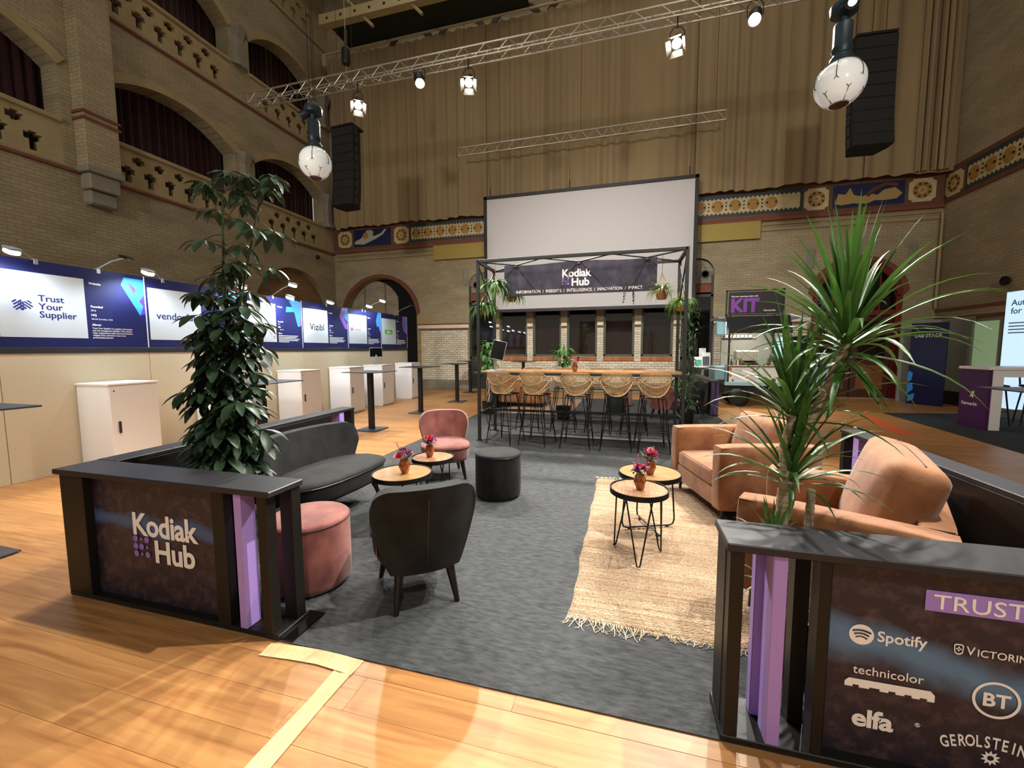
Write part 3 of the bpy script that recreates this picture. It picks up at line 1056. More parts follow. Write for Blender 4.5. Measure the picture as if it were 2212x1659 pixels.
TB = mat('black_top_board', '#26262a', .42, noise=(30, (1, 1, 1), .4), col2='#1d1d20')
def partition(name, label, x0, x1, y0, h, mirror, side_x, side_len, side_w, side_rot, logo, far_open):
    """front run from x0 to x1 at y0 (depth .2) and a side run going back"""
    t = thing(name, label, 'partition', (0, 0, .006))
    D = .20
    inner = x0 if mirror else x1            # end beside the entrance
    def X(d):                               # distance from the outer corner
        return x1 - d if mirror else x0 + d
    L = x1 - x0
    def S(name_, d0, d1, ya, yb, z0, z1, m=BLACK, b=.003):
        return MB().span(X(d0), X(d1), y0 + ya, y0 + yb, z0, z1, 0, b).build(name_, m, t)
    S('top_board', -.02, L + .01, -.02, D, h - .03, h, TB, .004)
    S('base_board', 0, L + .005, 0, D, 0, .025)
    S('corner_post', 0, .19, .0, .05, .025, h - .03)
    S('corner_side', 0, .018, .05, D, .025, h - .03)
    p0, p1 = (.19, L - .38) if not mirror else (.19, L - .335)
    pr = MB().span(X(p0), X(p1), 0, .012, .025, h - .03)
    pr = pr.build('print_panel', PRINT_R if mirror else PRINT_L, t, None, TR(0, y0 + .045, 0))
    MB().span(X(p0), X(p1), y0 + D - .03, y0 + D, .025, h - .03).build('back_panel', BLACK, t)
    if not mirror:
        S('post', L - .38, L - .30, .0, .05, .025, h - .03)
        S('post', L - .39, L - .33, .10, D - .03, .025, h - .03)
        S('slat', L - .235, L - .19, 0, .085, .025, h - .03, PURPLE)
        S('slat', L - .215, L - .17, .12, .165, .025, h - .03, PURPLE)
        S('post', L - .09, L - .03, .0, .06, .025, h - .03)
        S('post', L - .085, L - .005, .135, D - .005, .025, h - .03)
    else:
        S('post', L - .05, L - .005, .0, .06, .025, h - .03)
        S('post', L - .012, L - .002, .06, D - .01, .025, h - .03)
        S('slat', L - .185, L - .14, 0, .085, .025, h - .03, PURPLE)
        S('slat', L - .165, L - .12, .12, .165, .025, h - .03, PURPLE)
        S('post', L - .315, L - .28, .0, .06, .025, h - .03)
        S('post', L - .30, L - .25, .12, D - .02, .025, h - .03)
    # side run
    sg = MB()
    c, s = math.cos(side_rot), math.sin(side_rot)
    T = TR(side_x, y0 + .0, 0, 0, 0, side_rot)
    sw = side_w
    far = side_len
    def Q(name_, xa, xb, ya, yb, z0, z1, m=BLACK, b=.003):
        return MB().span(xa, xb, ya, yb, z0, z1, 0, b).build(name_, m, t, None, T)
    Q('top_board', -sw / 2, sw / 2, D, far, h - .03, h, TB, .004)
    Q('base_board', -sw / 2, sw / 2, D, far, 0, .025)
    Q('side_panel', -sw / 2, -sw / 2 + .03, D, far - .42, .025, h - .03)
    Q('side_panel', sw / 2 - .03, sw / 2, D, far - .42, .025, h - .03)
    for ya, yb, m in ((far - .46, far - .40, BLACK), (far - .27, far - .19, PURPLE), (far - .06, far, BLACK)):
        Q('post' if m is BLACK else 'slat', -sw / 2 + .01, sw / 2 - .01, ya, yb, .025, h - .03, m)
    return t, pr

pl, prl = partition('partition', 'black L-shaped partition with a white wordmark print and lilac slat left of the entrance', -3.16, -1.64, 1.55, .765, False, -3.10, 2.62, .17, R(1.6), None, True)
kodiak_logo(pl, TR(-2.665, 1.595 - .002, .29), .505)
prt, prr = partition('partition', 'black L-shaped partition with client logos print and lilac slat right of the entrance', .37, 1.93, 1.55, .765, True, 1.84, 2.47, .16, R(0), None, True)
# client logos on the right-hand print (front face plane)
PY = 1.593
def P2(x, z): return TR(x, PY, z, R(90))
MB().span(.965, 1.44, PY - .001, PY, .585, .655).build('heading_band', mat('lilac_band', '#a284d2', .6), prt)
text('TRUSTED BY', .070, WHITEP, prt, TR(.985, PY - .0025, .595, R(90)), .004, sx=1.12, spacing=1.02)
# streaming service mark: disc with three arcs
q = MB().lathe([(0, 0), (.036, 0), (.036, .001), (0, .001)], 28, 0, TR(rx=R(90))).build('logo_disc', WHITEP, prt, None, TR(.797, PY, .467))
for i, (r, wdt) in enumerate(((.026, .0032), (.021, .0028), (.016, .0024))):
    z = .012 - i * .011
    pts = [(-r + 2 * r * k / 8, -.0018, z + .006 * (1 - (2 * k / 8 - 1) ** 2) - .003 * k / 8) for k in range(9)]
    MB().tube(pts, wdt, 5).build('logo_arc', PRINT_R, prt, None, TR(.797, PY, .467))
text('Spotify', .052, WHITEP, prt, P2(.842, .452), .016, sx=.96)
# shield with cross
sh = [(-.011, -.013), (-.004, -.019), (.004, -.019), (.011, -.013), (.013, .012), (.008, .017), (-.008, .017), (-.013, .012)]
mb = MB(); holed(mb, sh, [[(x * .78, z * .78) for x, z in sh]], lambda u, v, d: (u, -d, v), .001)
mb.span(-.007, .007, -.001, 0, -.002, .002); mb.span(-.002, .002, -.001, 0, -.008, .008)
mb.build('logo_shield', WHITEP, prt, None, TR(1.063, PY, .468))
text('V', .042, WHITEP, prt, P2(1.083, .452), .0, sx=.9)
text('ICTORINOX', .034, WHITEP, prt, P2(1.110, .452), .002, sx=.95)
text('technicolor', .044, WHITEP, prt, P2(.78, .325), .0, sx=.98)
bar = [(.758, .292), (.770, .305), (1.0, .305), (1.012, .292), (1.012, .268), (.992, .268), (.992, .276), (.972, .276), (.972, .270), (.95, .270), (.95, .278), (.93, .278), (.93, .272), (.905, .272), (.905, .280), (.885, .280), (.885, .273), (.86, .273), (.86, .281), (.83, .281), (.83, .275), (.80, .275), (.80, .283), (.782, .283), (.782, .275), (.758, .275)]
mb = MB(); holed(mb, bar, [], lambda u, v, d: (u, PY - d, v), .001); mb.build('logo_bar', WHITEP, prt)
ring = lambda r: [(r * math.cos(i * PI / 18), r * math.sin(i * PI / 18)) for i in range(36)]
mb = MB(); holed(mb, ring(.062), [ring(.054)], lambda u, v, d: (u, -d, v), .001); mb.build('logo_ring', WHITEP, prt, None, TR(1.170, PY, .313))
text('BT', .062, WHITEP, prt, P2(1.170, .291), .025, 'CENTER')
text('elfa', .088, WHITEP, prt, P2(.785, .135), .03, sx=1.05, spacing=.95)
text('®', .02, WHITEP, prt, P2(.965, .17), 0)
gt = 'GEROLSTEINER'
for i, chx in enumerate(gt):
    a = (i - 5.5) / 5.5
    text(chx, .056, WHITEP, prt, TR(1.17 + a * .118, PY, .146 - .024 * a * a, R(90), R(a * 14), 0), .014, 'CENTER', sx=.60)
star = [((.026 if i % 2 == 0 else .015) * math.cos(i * PI / 10 + PI / 2), (.026 if i % 2 == 0 else .015) * math.sin(i * PI / 10 + PI / 2)) for i in range(20)]
mb = MB(); holed(mb, star, [ring(.009)], lambda u, v, d: (u, -d, v), .001); mb.build('logo_star', WHITEP, prt, None, TR(1.170, PY, .112))
# floor plate at the end of the left partition
o = MB().span(-1.66, -1.56, 1.56, 1.79, .006, .014, b=.002).build('floor_plate', mat('gloss_black', '#0e0e0f', .15))
tag(o, 'glossy black flat steel plate on the carpet at the left partition end', 'plate')

# far partitions of the second lounge behind the bar
def far_partition(x, y0, y1, label, lil):
    t = thing('partition', label, 'partition', (x, y0, 0))
    L = y1 - y0
    MB().span(-.09, .09, 0, L, .73, .76, b=.004).build('top_board', TB, t)
    MB().span(-.08, .08, 0, L, .006, .03).build('base_board', BLACK, t)
    MB().span(-.08, -.05, .35, L, .03, .73).build('side_panel', BLACK, t)
    MB().span(.05, .08, .35, L, .03, .73).build('side_panel', BLACK, t)
    MB().span(-.075, .0, 0, .06, .03, .73).build('slat', mat('deep_purple_lacquer', '#3d3156', .45), t)
    MB().span(.03, .075, 0, .05, .03, .73).build('slat', MATS['deep_purple_lacquer'], t)
    MB().span(-.07, .07, .29, .35, .03, .73).build('post', BLACK, t)
far_partition(1.86, 9.5, 12.3, 'black partition with dark purple slats on the far right, behind the bar table', 0)
far_partition(-3.1, 9.3, 12.0, 'black and purple partition end on the far left, behind the first rattan stool', 0)

# ================================================================== UPHOLSTERED SEATS
def velvet(name, c, c2, rough=.75, sh=.45):
    return mat(name, c, rough, sheen=sh, noise=(9, (1, 1, .7), 1.0), col2=c2, spec=.3)
PINK = velvet('dusty_pink_velvet', '#92584f', '#653832', sh=.2)
BLKV = velvet('charcoal_velvet', '#1f2020', '#090a0a', sh=.06)
GREENV = velvet('bottle_green_velvet', '#16241f', '#0d1613', sh=.1)
LEATH = mat('cognac_suede', '#98663f', .75, noise=(6, (1, 1, 1), 1.0), col2='#6f452a', spec=.3, bump=(40, (1, 1, 1), .15), sheen=.2)
SEAM = mat('dark_piping', '#3a1d12', .7)
LEGM = mat('black_wood_leg', '#0f0e0e', .35)

def cocktail_seat(label, cat, name, W_, Dp, seat_h, back_h, m, wrap, group=None, legs=((-1, -1), (1, -1), (-1, 1), (1, 1))):
    """front faces -Y. back shell bows around the seat"""
    t = thing(name, label, cat, (0, 0, 0), 0, group)
    hw = W_ / 2
    z0, z1 = seat_h - .17, back_h
    def side(u):
        return -1 + 2 * u
    def back(off):
        def f(u, v):
            s = side(u)
            s = math.sin(s * PI / 2) * .6 + s * .4
            cr_ = .11 / hw
            e = max(0, (abs(s) - (1 - cr_)) / cr_)
            drop = .10 * (1 - math.sqrt(max(0, 1 - e * e)))
            wv = hw * (.66 + .34 * min(1, v * 1.25) ** .8)
            x = s * wv
            y = Dp * .40 - wrap * (abs(x) / hw) ** 2.4 + .10 * v + off
            z = z0 + (z1 - drop - z0) * v - .012 * (abs(x) / hw) ** 2 * v
            return (x * (1 + (.04 if off > 0 else -.03)), y, z)
        return f
    mb = MB()
    mb.shell(back(-.045), back(.045), 18, 14)
    bk = mb.build('backrest', m, t, 55)
    # seam down the middle of the outside
    pts = [back(.047)(.5, v / 8) for v in range(1, 8)]
    MB().tube(pts, .004, 5).build('seam', SEAM if m is not BLKV else LEGM, bk)
    # seat: D-shaped pad with piping
    n = 40
    ring_ = []
    for i in range(n):
        a = 2 * PI * i / n
        ca, sa = math.cos(a), math.sin(a)
        x = hw * .97 * math.copysign(abs(ca) ** .55, ca)
        y = -.02 + (Dp * .52) * math.copysign(abs(sa) ** .6, sa)
        if y < 0: y -= .035 * (1 - (x / hw) ** 2)
        else: x *= 1 - .28 * y / (Dp * .5)
        ring_.append((x, y))
    def pad(prof):
        vs, fs = [], []
        for sc, z in prof:
            vs += [(x * sc, y * sc, z) for x, y in ring_]
        for j in range(len(prof) - 1):
            for i in range(n):
                fs.append([j * n + i, j * n + (i + 1) % n, (j + 1) * n + (i + 1) % n, (j + 1) * n + i])
        fs.append(list(range(n))[::-1]); fs.append([(len(prof) - 1) * n + i for i in range(n)])
        return MB().add(vs, fs)
    pad([(.80, seat_h - .18), (.90, seat_h - .165), (.965, seat_h - .12), (.99, seat_h - .04), (1.0, seat_h - .022)]).build('seat_base', m, t, 60)
    pad([(1.0, seat_h - .022), (1.01, seat_h - .012), (.985, seat_h + .004), (.90, seat_h + .020), (.7, seat_h + .032), (.35, seat_h + .036)]).build('seat_cushion', m, t, 60)
    MB().tube([(x * 1.012, y * 1.012, seat_h - .019) for x, y in ring_], .0055, 5, True).build('piping', SEAM if m is not BLKV else LEGM, t)
    for sx, sy in legs:
        x, y = sx * hw * (.62 if sy < 0 else .50), sy * Dp * .33
        MB().cyl((x, y, seat_h - .17), (x * 1.22, y * 1.2 + (.03 if sy > 0 else -.01), 0), .028, .014, 10).build('leg', LEGM, t)
    return t

GZ = .006
pc = cocktail_seat('dusty pink velvet cocktail chair facing the round side tables', 'chair', 'cocktail_chair', .56, .50, .385, .72, PINK, .12, 'cocktail chairs')
pc.location = (-1.97, 4.26, GZ); pc.rotation_euler[2] = R(27)
bc = cocktail_seat('charcoal velvet cocktail chair with its back turned, nearest the entrance', 'chair', 'cocktail_chair', .56, .50, .385, .72, BLKV, .12, 'cocktail chairs')
bc.location = (-1.18, 2.16, GZ); bc.rotation_euler[2] = R(218)
# paper care tag hanging under the near chair
tg = MB(); tg.span(-.02, .02, -.001, .001, -.075, 0)
o = tg.build('care_tag', mat('kraft_paper', '#b98a55', .8), bc, None, TR(.02, .16, .24, 0, R(28), R(20)))
MB().span(-.012, .012, -.001, .001, -.03, .03).build('woven_label', mat('tan_label', '#b08a58', .8), bc, None, TR(.25, .06, .30, 0, 0, R(80)))
so = cocktail_seat('charcoal velvet two-seat sofa along the left partition', 'sofa', 'sofa', 1.12, .52, .39, .73, BLKV, .12, None)
so.location = (-2.52, 3.02, GZ); so.rotation_euler[2] = R(86)

def pouf(label, loc, r, h, m):
    t = thing('pouf', label, 'pouf', loc, rng.uniform(0, 6), 'round poufs')
    MB().lathe([(0, .012), (r * .93, .012), (r * .97, .02), (r, .05), (r * 1.005, h * .5), (r, h - .03), (r * .995, h - .014)], 36).build('body', m, t, 50)
    MB().lathe([(r * .995, h - .014), (r * .99, h - .004), (r * .93, h + .008), (r * .6, h + .016), (0, h + .018)], 36).build('seat_cushion', m, t, 50)
    MB().tube([(r * 1.002 * math.cos(i * PI / 18), r * 1.002 * math.sin(i * PI / 18), h - .013) for i in range(36)], .005, 5, True).build('piping', SEAM if m is PINK else LEGM, t)
    MB().lathe([(0, 0), (r * .9, 0), (r * .9, .014), (0, .014)], 24).build('base', LEGM, t)
    return t
pouf('dusty pink velvet round pouf behind the end of the left partition', (-1.875, 2.05, GZ), .235, .42, PINK)
pouf('charcoal velvet round pouf standing in the middle of the lounge carpet', (-1.19, 3.80, GZ), .225, .43, BLKV)
pouf('bottle green velvet pouf beneath the fourth rattan stool, behind the bar', (-.17, 9.62, GZ), .215, .41, GREENV)
pouf('pink velvet pouf behind the green pouf in the far lounge', (-.02, 10.7, GZ), .215, .41, PINK)

def leather_sofa(label, name, cat, W_, Dp, arm_h, seat_h, backc, group, cush=1):
    """front faces -Y, origin at floor centre"""
    t = thing(name, label, cat, (0, 0, 0), 0, group)
    aw = .15
    for s in (-1, 1):
        a = MB().cushion((s * (W_ / 2 - aw / 2), 0, (arm_h + .13) / 2), (aw, Dp, arm_h - .13), .025, (.006, .004), 5).build('armrest', LEATH, t, 60)
        x = s * (W_ / 2 - aw + .012)
        pts = [(x, -Dp / 2 + .012, .2), (x, -Dp / 2 + .012, arm_h - .02), (x, Dp / 2 - .02, arm_h - .004)]
        MB().tube(pts, .004, 5).build('piping', SEAM, a)
        x2 = s * (W_ / 2 - .012)
        MB().tube([(x2, -Dp / 2 + .012, .2), (x2, -Dp / 2 + .012, arm_h - .014), (x2, Dp / 2 - .02, arm_h - .014)], .004, 5).build('piping', SEAM, a)
    MB().cushion((0, Dp / 2 - .07, (arm_h + .13) / 2), (W_ - 2 * aw + .02, .14, arm_h - .13), .025, (.004, .004), 5).build('back_frame', LEATH, t, 60)
    MB().cushion((0, -.02, .21), (W_ - 2 * aw, Dp - .06, .16), .02, (0, 0), 4).build('seat_base', LEATH, t, 60)
    w = (W_ - 2 * aw) / cush
    for i in range(cush):
        cx = -W_ / 2 + aw + w * (i + .5)
        c = MB().cushion((cx, -.05, seat_h - .075), (w - .004, Dp - .12, .15), .035, (.022, .004), 8).build('seat_cushion', LEATH, t, 60)
        zz = seat_h - .012
        pts = [(cx - w / 2 + .012, Dp / 2 - .14, zz), (cx - w / 2 + .012, -Dp / 2 + .022, zz), (cx + w / 2 - .012, -Dp / 2 + .022, zz), (cx + w / 2 - .012, Dp / 2 - .14, zz)]
        MB().tube(pts, .0045, 5).build('piping', SEAM, c)
    for i, (cx, cy, cz, rx, ry, rz, sz) in enumerate(backc):
        c = MB().cushion((0, 0, 0), sz, .06, (.012, .03), 9).build('back_cushion', LEATH, t, 60, TR(cx, cy, cz, rx, ry, rz))
        n = sz[0] / 2
        MB().tube([(-n - .002, -sz[1] * .1, -sz[2] / 2 + .05), (-n - .02, 0, 0), (-n - .006, 0, sz[2] / 2 - .05)], .004, 5).build('piping', SEAM, c)
        MB().tube([(-n + .06, -.01, sz[2] / 2 + .004), (0, 0, sz[2] / 2 + .012), (n - .06, .01, sz[2] / 2 + .004)], .004, 5).build('piping', SEAM, c)
    for sx in (-1, 1):
        for sy in (-1, 1):
            MB().cyl((sx * (W_ / 2 - .10), sy * (Dp / 2 - .08), .14), (sx * (W_ / 2 - .09), sy * (Dp / 2 - .07), 0), .018, .012, 8).build('leg', LEGM, t)
    return t
# far armchair: front edge runs from (.75,3.52) to (.48,4.50)
a1 = leather_sofa('cognac suede armchair on the rug, farther from the entrance', 'armchair', 'armchair', 1.02, .82, .66, .43, [(-.0, .22, .60, R(-14), 0, 0, (.66, .19, .46))], 'cognac armchairs')
ang = math.atan2(.265, -.964)
fx, fy = -.964, -.265
a1.location = (.615 + .41 * .964, 4.01 + .41 * .265, GZ); a1.rotation_euler[2] = math.atan2(-fx, fy) + PI if False else math.atan2(fx, -fy)
a2 = leather_sofa('cognac suede armchair with a big loose cushion behind the right partition', 'armchair', 'armchair', .90, .84, .645, .43, [(-.10, .18, .645, R(-16), R(4), R(10), (.60, .24, .52))], 'cognac armchairs')
fx, fy = -.89, .455
a2.location = (.60 + .445 * .455 + .42 * .89, 2.41 + .445 * .89 - .42 * .455, GZ); a2.rotation_euler[2] = math.atan2(fx, -fy)
# far lounge seats
fs = leather_sofa('cognac suede sofa seen through the legs of the bar stools', 'sofa', 'sofa', 1.15, .8, .62, .42, [(-.2, .2, .58, R(-14), 0, 0, (.5, .18, .44)), (.25, .2, .58, R(-14), 0, 0, (.5, .18, .44))], None)
fs.location = (-2.45, 10.1, GZ); fs.rotation_euler[2] = R(180)
p2 = copy_tree(pc); tag(p2, 'pink velvet cocktail chair behind the last rattan stool', None, 'cocktail chairs')
p2.location = (.80, 8.95, GZ); p2.rotation_euler[2] = R(150)
b2 = copy_tree(bc); tag(b2, 'charcoal velvet cocktail chair beside the far purple slatted partition', None, 'cocktail chairs')
b2.location = (1.42, 9.75, GZ); b2.rotation_euler[2] = R(-80)

# ================================================================== ROUND SIDE TABLES
BUTCH = mat('acacia_block_top', '#b98a5e', .35, noise=(7, (1, 9, 1), .8), col2='#8d5c38', coat=.2)
OAKT = mat('oak_veneer_top', '#a98558', .3, noise=(3, (1, 12, 1), .7), col2='#946736', coat=.3)
def table_top(t, r, h, m, pieces):
    # rim tray
    MB().lathe([(r - .012, h - .030), (r, h - .030), (r, h + .006), (r - .006, h + .006), (r - .006, h - .002), (r - .012, h - .002), (r - .012, h - .030)], 40).build('rim', BLACKM, t, 40)
    if not pieces:
        MB().lathe([(0, h - .02), (r - .008, h - .02), (r - .008, h), (0, h)], 40).build('top', m, t, 40)
        return
    bed = MB().lathe([(0, h - .02), (r - .008, h - .02), (r - .008, h - .003), (0, h - .003)], 32).build('top', m, t)
    # staves glued in staggered rows
    rr_ = random.Random(3)
    w = .052
    y = -r
    while y < r:
        x = -r - rr_.uniform(0, .1)
        while x < r:
            ln = rr_.uniform(.10, .17)
            R0 = r - .010
            xa, xb = x, x + ln - .0012
            ya, yb = y, y + w - .0012
            poly = []
            for px, py in ((xa, ya), (xb, ya), (xb, yb), (xa, yb)):
                lim = math.sqrt(max(0, R0 * R0 - max(-R0, min(R0, py)) ** 2))
                poly.append((max(-lim, min(lim, px)), max(-R0, min(R0, py))))
            if abs(poly[0][0] - poly[1][0]) + abs(poly[2][0] - poly[3][0]) > .012:
                MB().prism(poly, h - .004, h).build('stave', MATS['acacia_staves'], bed)
            x += ln
        y += w
mat('acacia_staves', '#ad8362', .35, objrand=.22, noise=(6, (2, 14, 1), .7), col2='#8f5f3c', coat=.2)
def hairpin_table(label, loc, r, h, rz):
    t = thing('side_table', label, 'table', loc, rz, 'round side tables')
    table_top(t, r, h, BUTCH, True)
    for i in range(3):
        a = i * 2 * PI / 3
        ca, sa = math.cos(a), math.sin(a)
        def pp(rad, off, z): return (ca * rad - sa * off, sa * rad + ca * off, z)
        rb = r * .93
        pts = [pp(r * .62, .085, h - .03), pp(rb * .97, .014, .03), pp(rb, .009, .008), pp(rb, -.009, .008), pp(rb * .97, -.014, .03), pp(r * .62, -.085, h - .03)]
        MB().tube(pts, .0055, 7).build('leg', BLACKM, t, 50)
    return t
def sled_table(label, loc, r, h, rz):
    t = thing('side_table', label, 'table', loc, rz, 'round side tables')
    table_top(t, r, h, OAKT, False)
    for i in range(2):
        a = i * PI / 2
        M = TR(rz=a)
        e = r * .92
        zc = .012 + i * .009
        pts = [(-r * .80, 0, h - .03), (-e, 0, .06), (-e + .012, 0, .022), (-e + .045, 0, zc), (e - .045, 0, zc), (e - .012, 0, .022), (e, 0, .06), (r * .80, 0, h - .03)]
        MB().tube(pts, .0065, 7, False, 0, M).build('sled_leg', BLACKM, t, 50)
        for s in (-1, 1):
            MB().cyl((s * (e - .06), 0, zc), (s * (e - .06), 0, 0), .011, n=8, M=M).build('glide', LEGM, t)
    return t
hairpin_table('small round side table with staved wood top and hairpin legs on the jute rug', (.11, 2.88, .018), .195, .475, R(-90))
sled_table('round oak side table on sled legs beside the far cognac armchair', (.205, 3.36, .018), .238, .455, R(22))
hairpin_table('small round side table with staved wood top in front of the pink chair', (-1.66, 3.325, GZ), .19, .475, R(-60))
sled_table('round shiny oak side table in front of the charcoal sofa', (-1.715, 2.885, GZ), .235, .455, R(30))

# ================================================================== RUGS
def jute_mat():
    if 'jute' in MATS: return MATS['jute']
    m = mat('jute', '#d4bda2', .95, noise=(9, (.18, 6, 1), .95), col2='#a38463', coords='w', spec=.1)
    nt = m.node_tree
    b = nt.nodes['Principled BSDF']
    geo = nt.nodes.new('ShaderNodeNewGeometry')
    sk = nt.nodes.new('ShaderNodeMapping'); sk.inputs['Rotation'].default_value = (0, 0, .5); sk.inputs['Scale'].default_value = (1, 1.9, 1)
    nt.links.new(geo.outputs['Position'], sk.inputs[0])
    v = nt.nodes.new('ShaderNodeTexVoronoi'); v.inputs['Scale'].default_value = 85
    nt.links.new(sk.outputs[0], v.inputs['Vector'])
    r = nt.nodes.new('ShaderNodeMapRange'); r.inputs['From Min'].default_value = .42; r.inputs['From Max'].default_value = .75; r.inputs['To Max'].default_value = .6
    nt.links.new(v.outputs['Distance'], r.inputs['Value'])
    mx = nt.nodes.new('ShaderNodeMix'); mx.data_type = 'RGBA'; mx.inputs['B'].default_value = lin('#866449')
    nt.links.new(b.inputs['Base Color'].links[0].from_socket, mx.inputs['A'])
    nt.links.new(r.outputs[0], mx.inputs['Factor'])
    nt.links.new(mx.outputs['Result'], b.inputs['Base Color'])
    bp_ = nt.nodes.new('ShaderNodeBump'); bp_.inputs['Strength'].default_value = .9; bp_.inputs['Distance'].default_value = .012; bp_.invert = True
    nt.links.new(v.outputs['Distance'], bp_.inputs['Height'])
    nt.links.new(bp_.outputs[0], b.inputs['Normal'])
    return m
def rug(label, x0, x1, y0, y1, fringe_near, seed):
    t = thing('jute_rug', label, 'rug', (0, 0, GZ))
    rr_ = random.Random(seed)
    nx, ny = 70, int((y1 - y0) / .0125)
    wob = [rr_.uniform(-1, 1) for _ in range(60)]
    def f(u, v):
        x = x0 + (x1 - x0) * u
        y = y0 + (y1 - y0) * v
        e = .006 * math.sin(v * 19 + seed) + .004 * math.sin(v * 47 + 2)
        x += e * (1 - 2 * u) * -1
        y += .018 * math.sin(u * 4 + seed) * (1 - v)
        edge = min(u, 1 - u) < .001 or v < .001 or v > .999
        z = 0 if edge else .010 + .0022 * math.sin(v * ny * PI) + .0022 * math.sin(u * nx * 1.7 + v * ny * 1.3) + rr_.uniform(-.0015, .0015)
        return (x, y, z)
    MB().grid(f, nx, ny).build('weave', jute_mat(), t, 80)
    fr = MB()
    n = int((x1 - x0) / .011)
    for i in range(n):
        u = i / n
        if rr_.random() < (.25 if u > .62 else .05): continue
        x = x0 + (x1 - x0) * u
        for (yb, sg) in (((y0, -1), (y1, 1)) if fringe_near else ((y0, -1),)):
            if rr_.random() < .35 and sg > 0: continue
            ln = rr_.uniform(.03, .075) * (1.25 if u < .35 else .6)
            dx = rr_.uniform(-.04, .03)
            yo = .018 * math.sin(u * 4 + seed) if sg < 0 else 0
            fr.tube([(x, yb + yo + .004, .008), (x + dx * .4 + rr_.uniform(-.01, .01), yb + yo + sg * ln * .4, .010), (x + dx + rr_.uniform(-.015, .015), yb + yo + sg * ln * .8, .004), (x + dx * 1.4 + rr_.uniform(-.02, .02), yb + yo + sg * ln, .003)], .0022, 4)
    tag(fr.build('fringe', mat('fringe_cotton', '#d9cbb0', .9), t), kind='stuff')
    return t
rug('long jute rug with a white fringe under the side tables and cognac armchairs', -.27, .86, 2.09, 4.56, True, 2)
rug('jute rug in the far lounge, seen beneath the rattan stools', -2.75, -1.15, 8.95, 11.8, False, 5)

# ================================================================== BAR TABLE WITH CANOPY FRAME
FRM = mat('charcoal_steel_frame', '#2b2d2c', .5, .2)
BARW = mat('bar_wood_top', '#b9824d', .3, noise=(3, (1.2, 10, 1), .7), col2='#8f5c30', coat=.3)
FX0, FX1, FY0, FY1, FH = -2.21, .79, 6.08, 6.90, 2.81
bt = thing('bar_table', 'long high bar table inside a charcoal steel canopy frame with a row of stools', 'table', ((FX0 + FX1) / 2, (FY0 + FY1) / 2, GZ))
cx, cy = (FX0 + FX1) / 2, (FY0 + FY1) / 2
hx, hy = (FX1 - FX0) / 2, (FY1 - FY0) / 2
pw = .045
for sx in (-1, 1):
    for sy in (-1, 1):
        MB().span(sx * hx - pw / 2, sx * hx + pw / 2, sy * hy - pw / 2, sy * hy + pw / 2, 0, FH, b=.003).build('post', FRM, bt)
        MB().span(sx * hx - .045, sx * hx + .045, sy * hy - .045, sy * hy + .045, 0, .012).build('foot_plate', FRM, bt)
for sy in (-1, 1):
    MB().span(-hx, hx, sy * hy - pw / 2, sy * hy + pw / 2, FH - pw, FH, b=.003).build('top_beam', FRM, bt)
for sx in (-1, 1):
    MB().span(sx * hx - pw / 2, sx * hx + pw / 2, -hy, hy, FH - pw, FH, b=.003).build('top_beam', FRM, bt)
    MB().span(sx * hx - .016, sx * hx + .016, -hy, hy, .42, .452, b=.003).build('side_rail', FRM, bt)
    # X brace in the end frames
    for a, b in ((FH - .05, FH - .75), (FH - .75, FH - .05)):
        MB().tube([(sx * hx, -hy, a), (sx * hx, hy, b)], .011, 6).build('brace', FRM, bt)
# X braces in the canopy top and the sloping hangers below it
bay = 2 * hx / 3
for i in range(3):
    x0 = -hx + i * bay
    for a, b in ((-hy, hy), (hy, -hy)):
        MB().tube([(x0, a, FH - .03), (x0 + bay, b, FH - .03)], .013, 6).build('brace', FRM, bt)
for i in range(3):
    xm = -hx + (i + .5) * bay
    MB().lathe([(0, 0), (.03, 0), (.03, .006), (0, .006)], 12, 0, TR(xm, 0, FH - .055)).build('brace_clip', STEEL, bt)
MB().span(-hx, hx, -.02, .02, .42, .455, b=.003).build('foot_rail', FRM, bt)
MB().span(-hx - .08, hx + .06, -hy - .02, hy + .06, 1.045, 1.085, b=.004).build('table_frame', FRM, bt)
# planks of the top
n = 6
w = (2 * hy - .02) / n
for i in range(n):
    y0 = -hy + .03 + i * w
    MB().span(-hx - .02, hx + .0, y0, y0 + w - .002, 1.082, 1.095, b=.001).build('top_plank', BARW, bt)

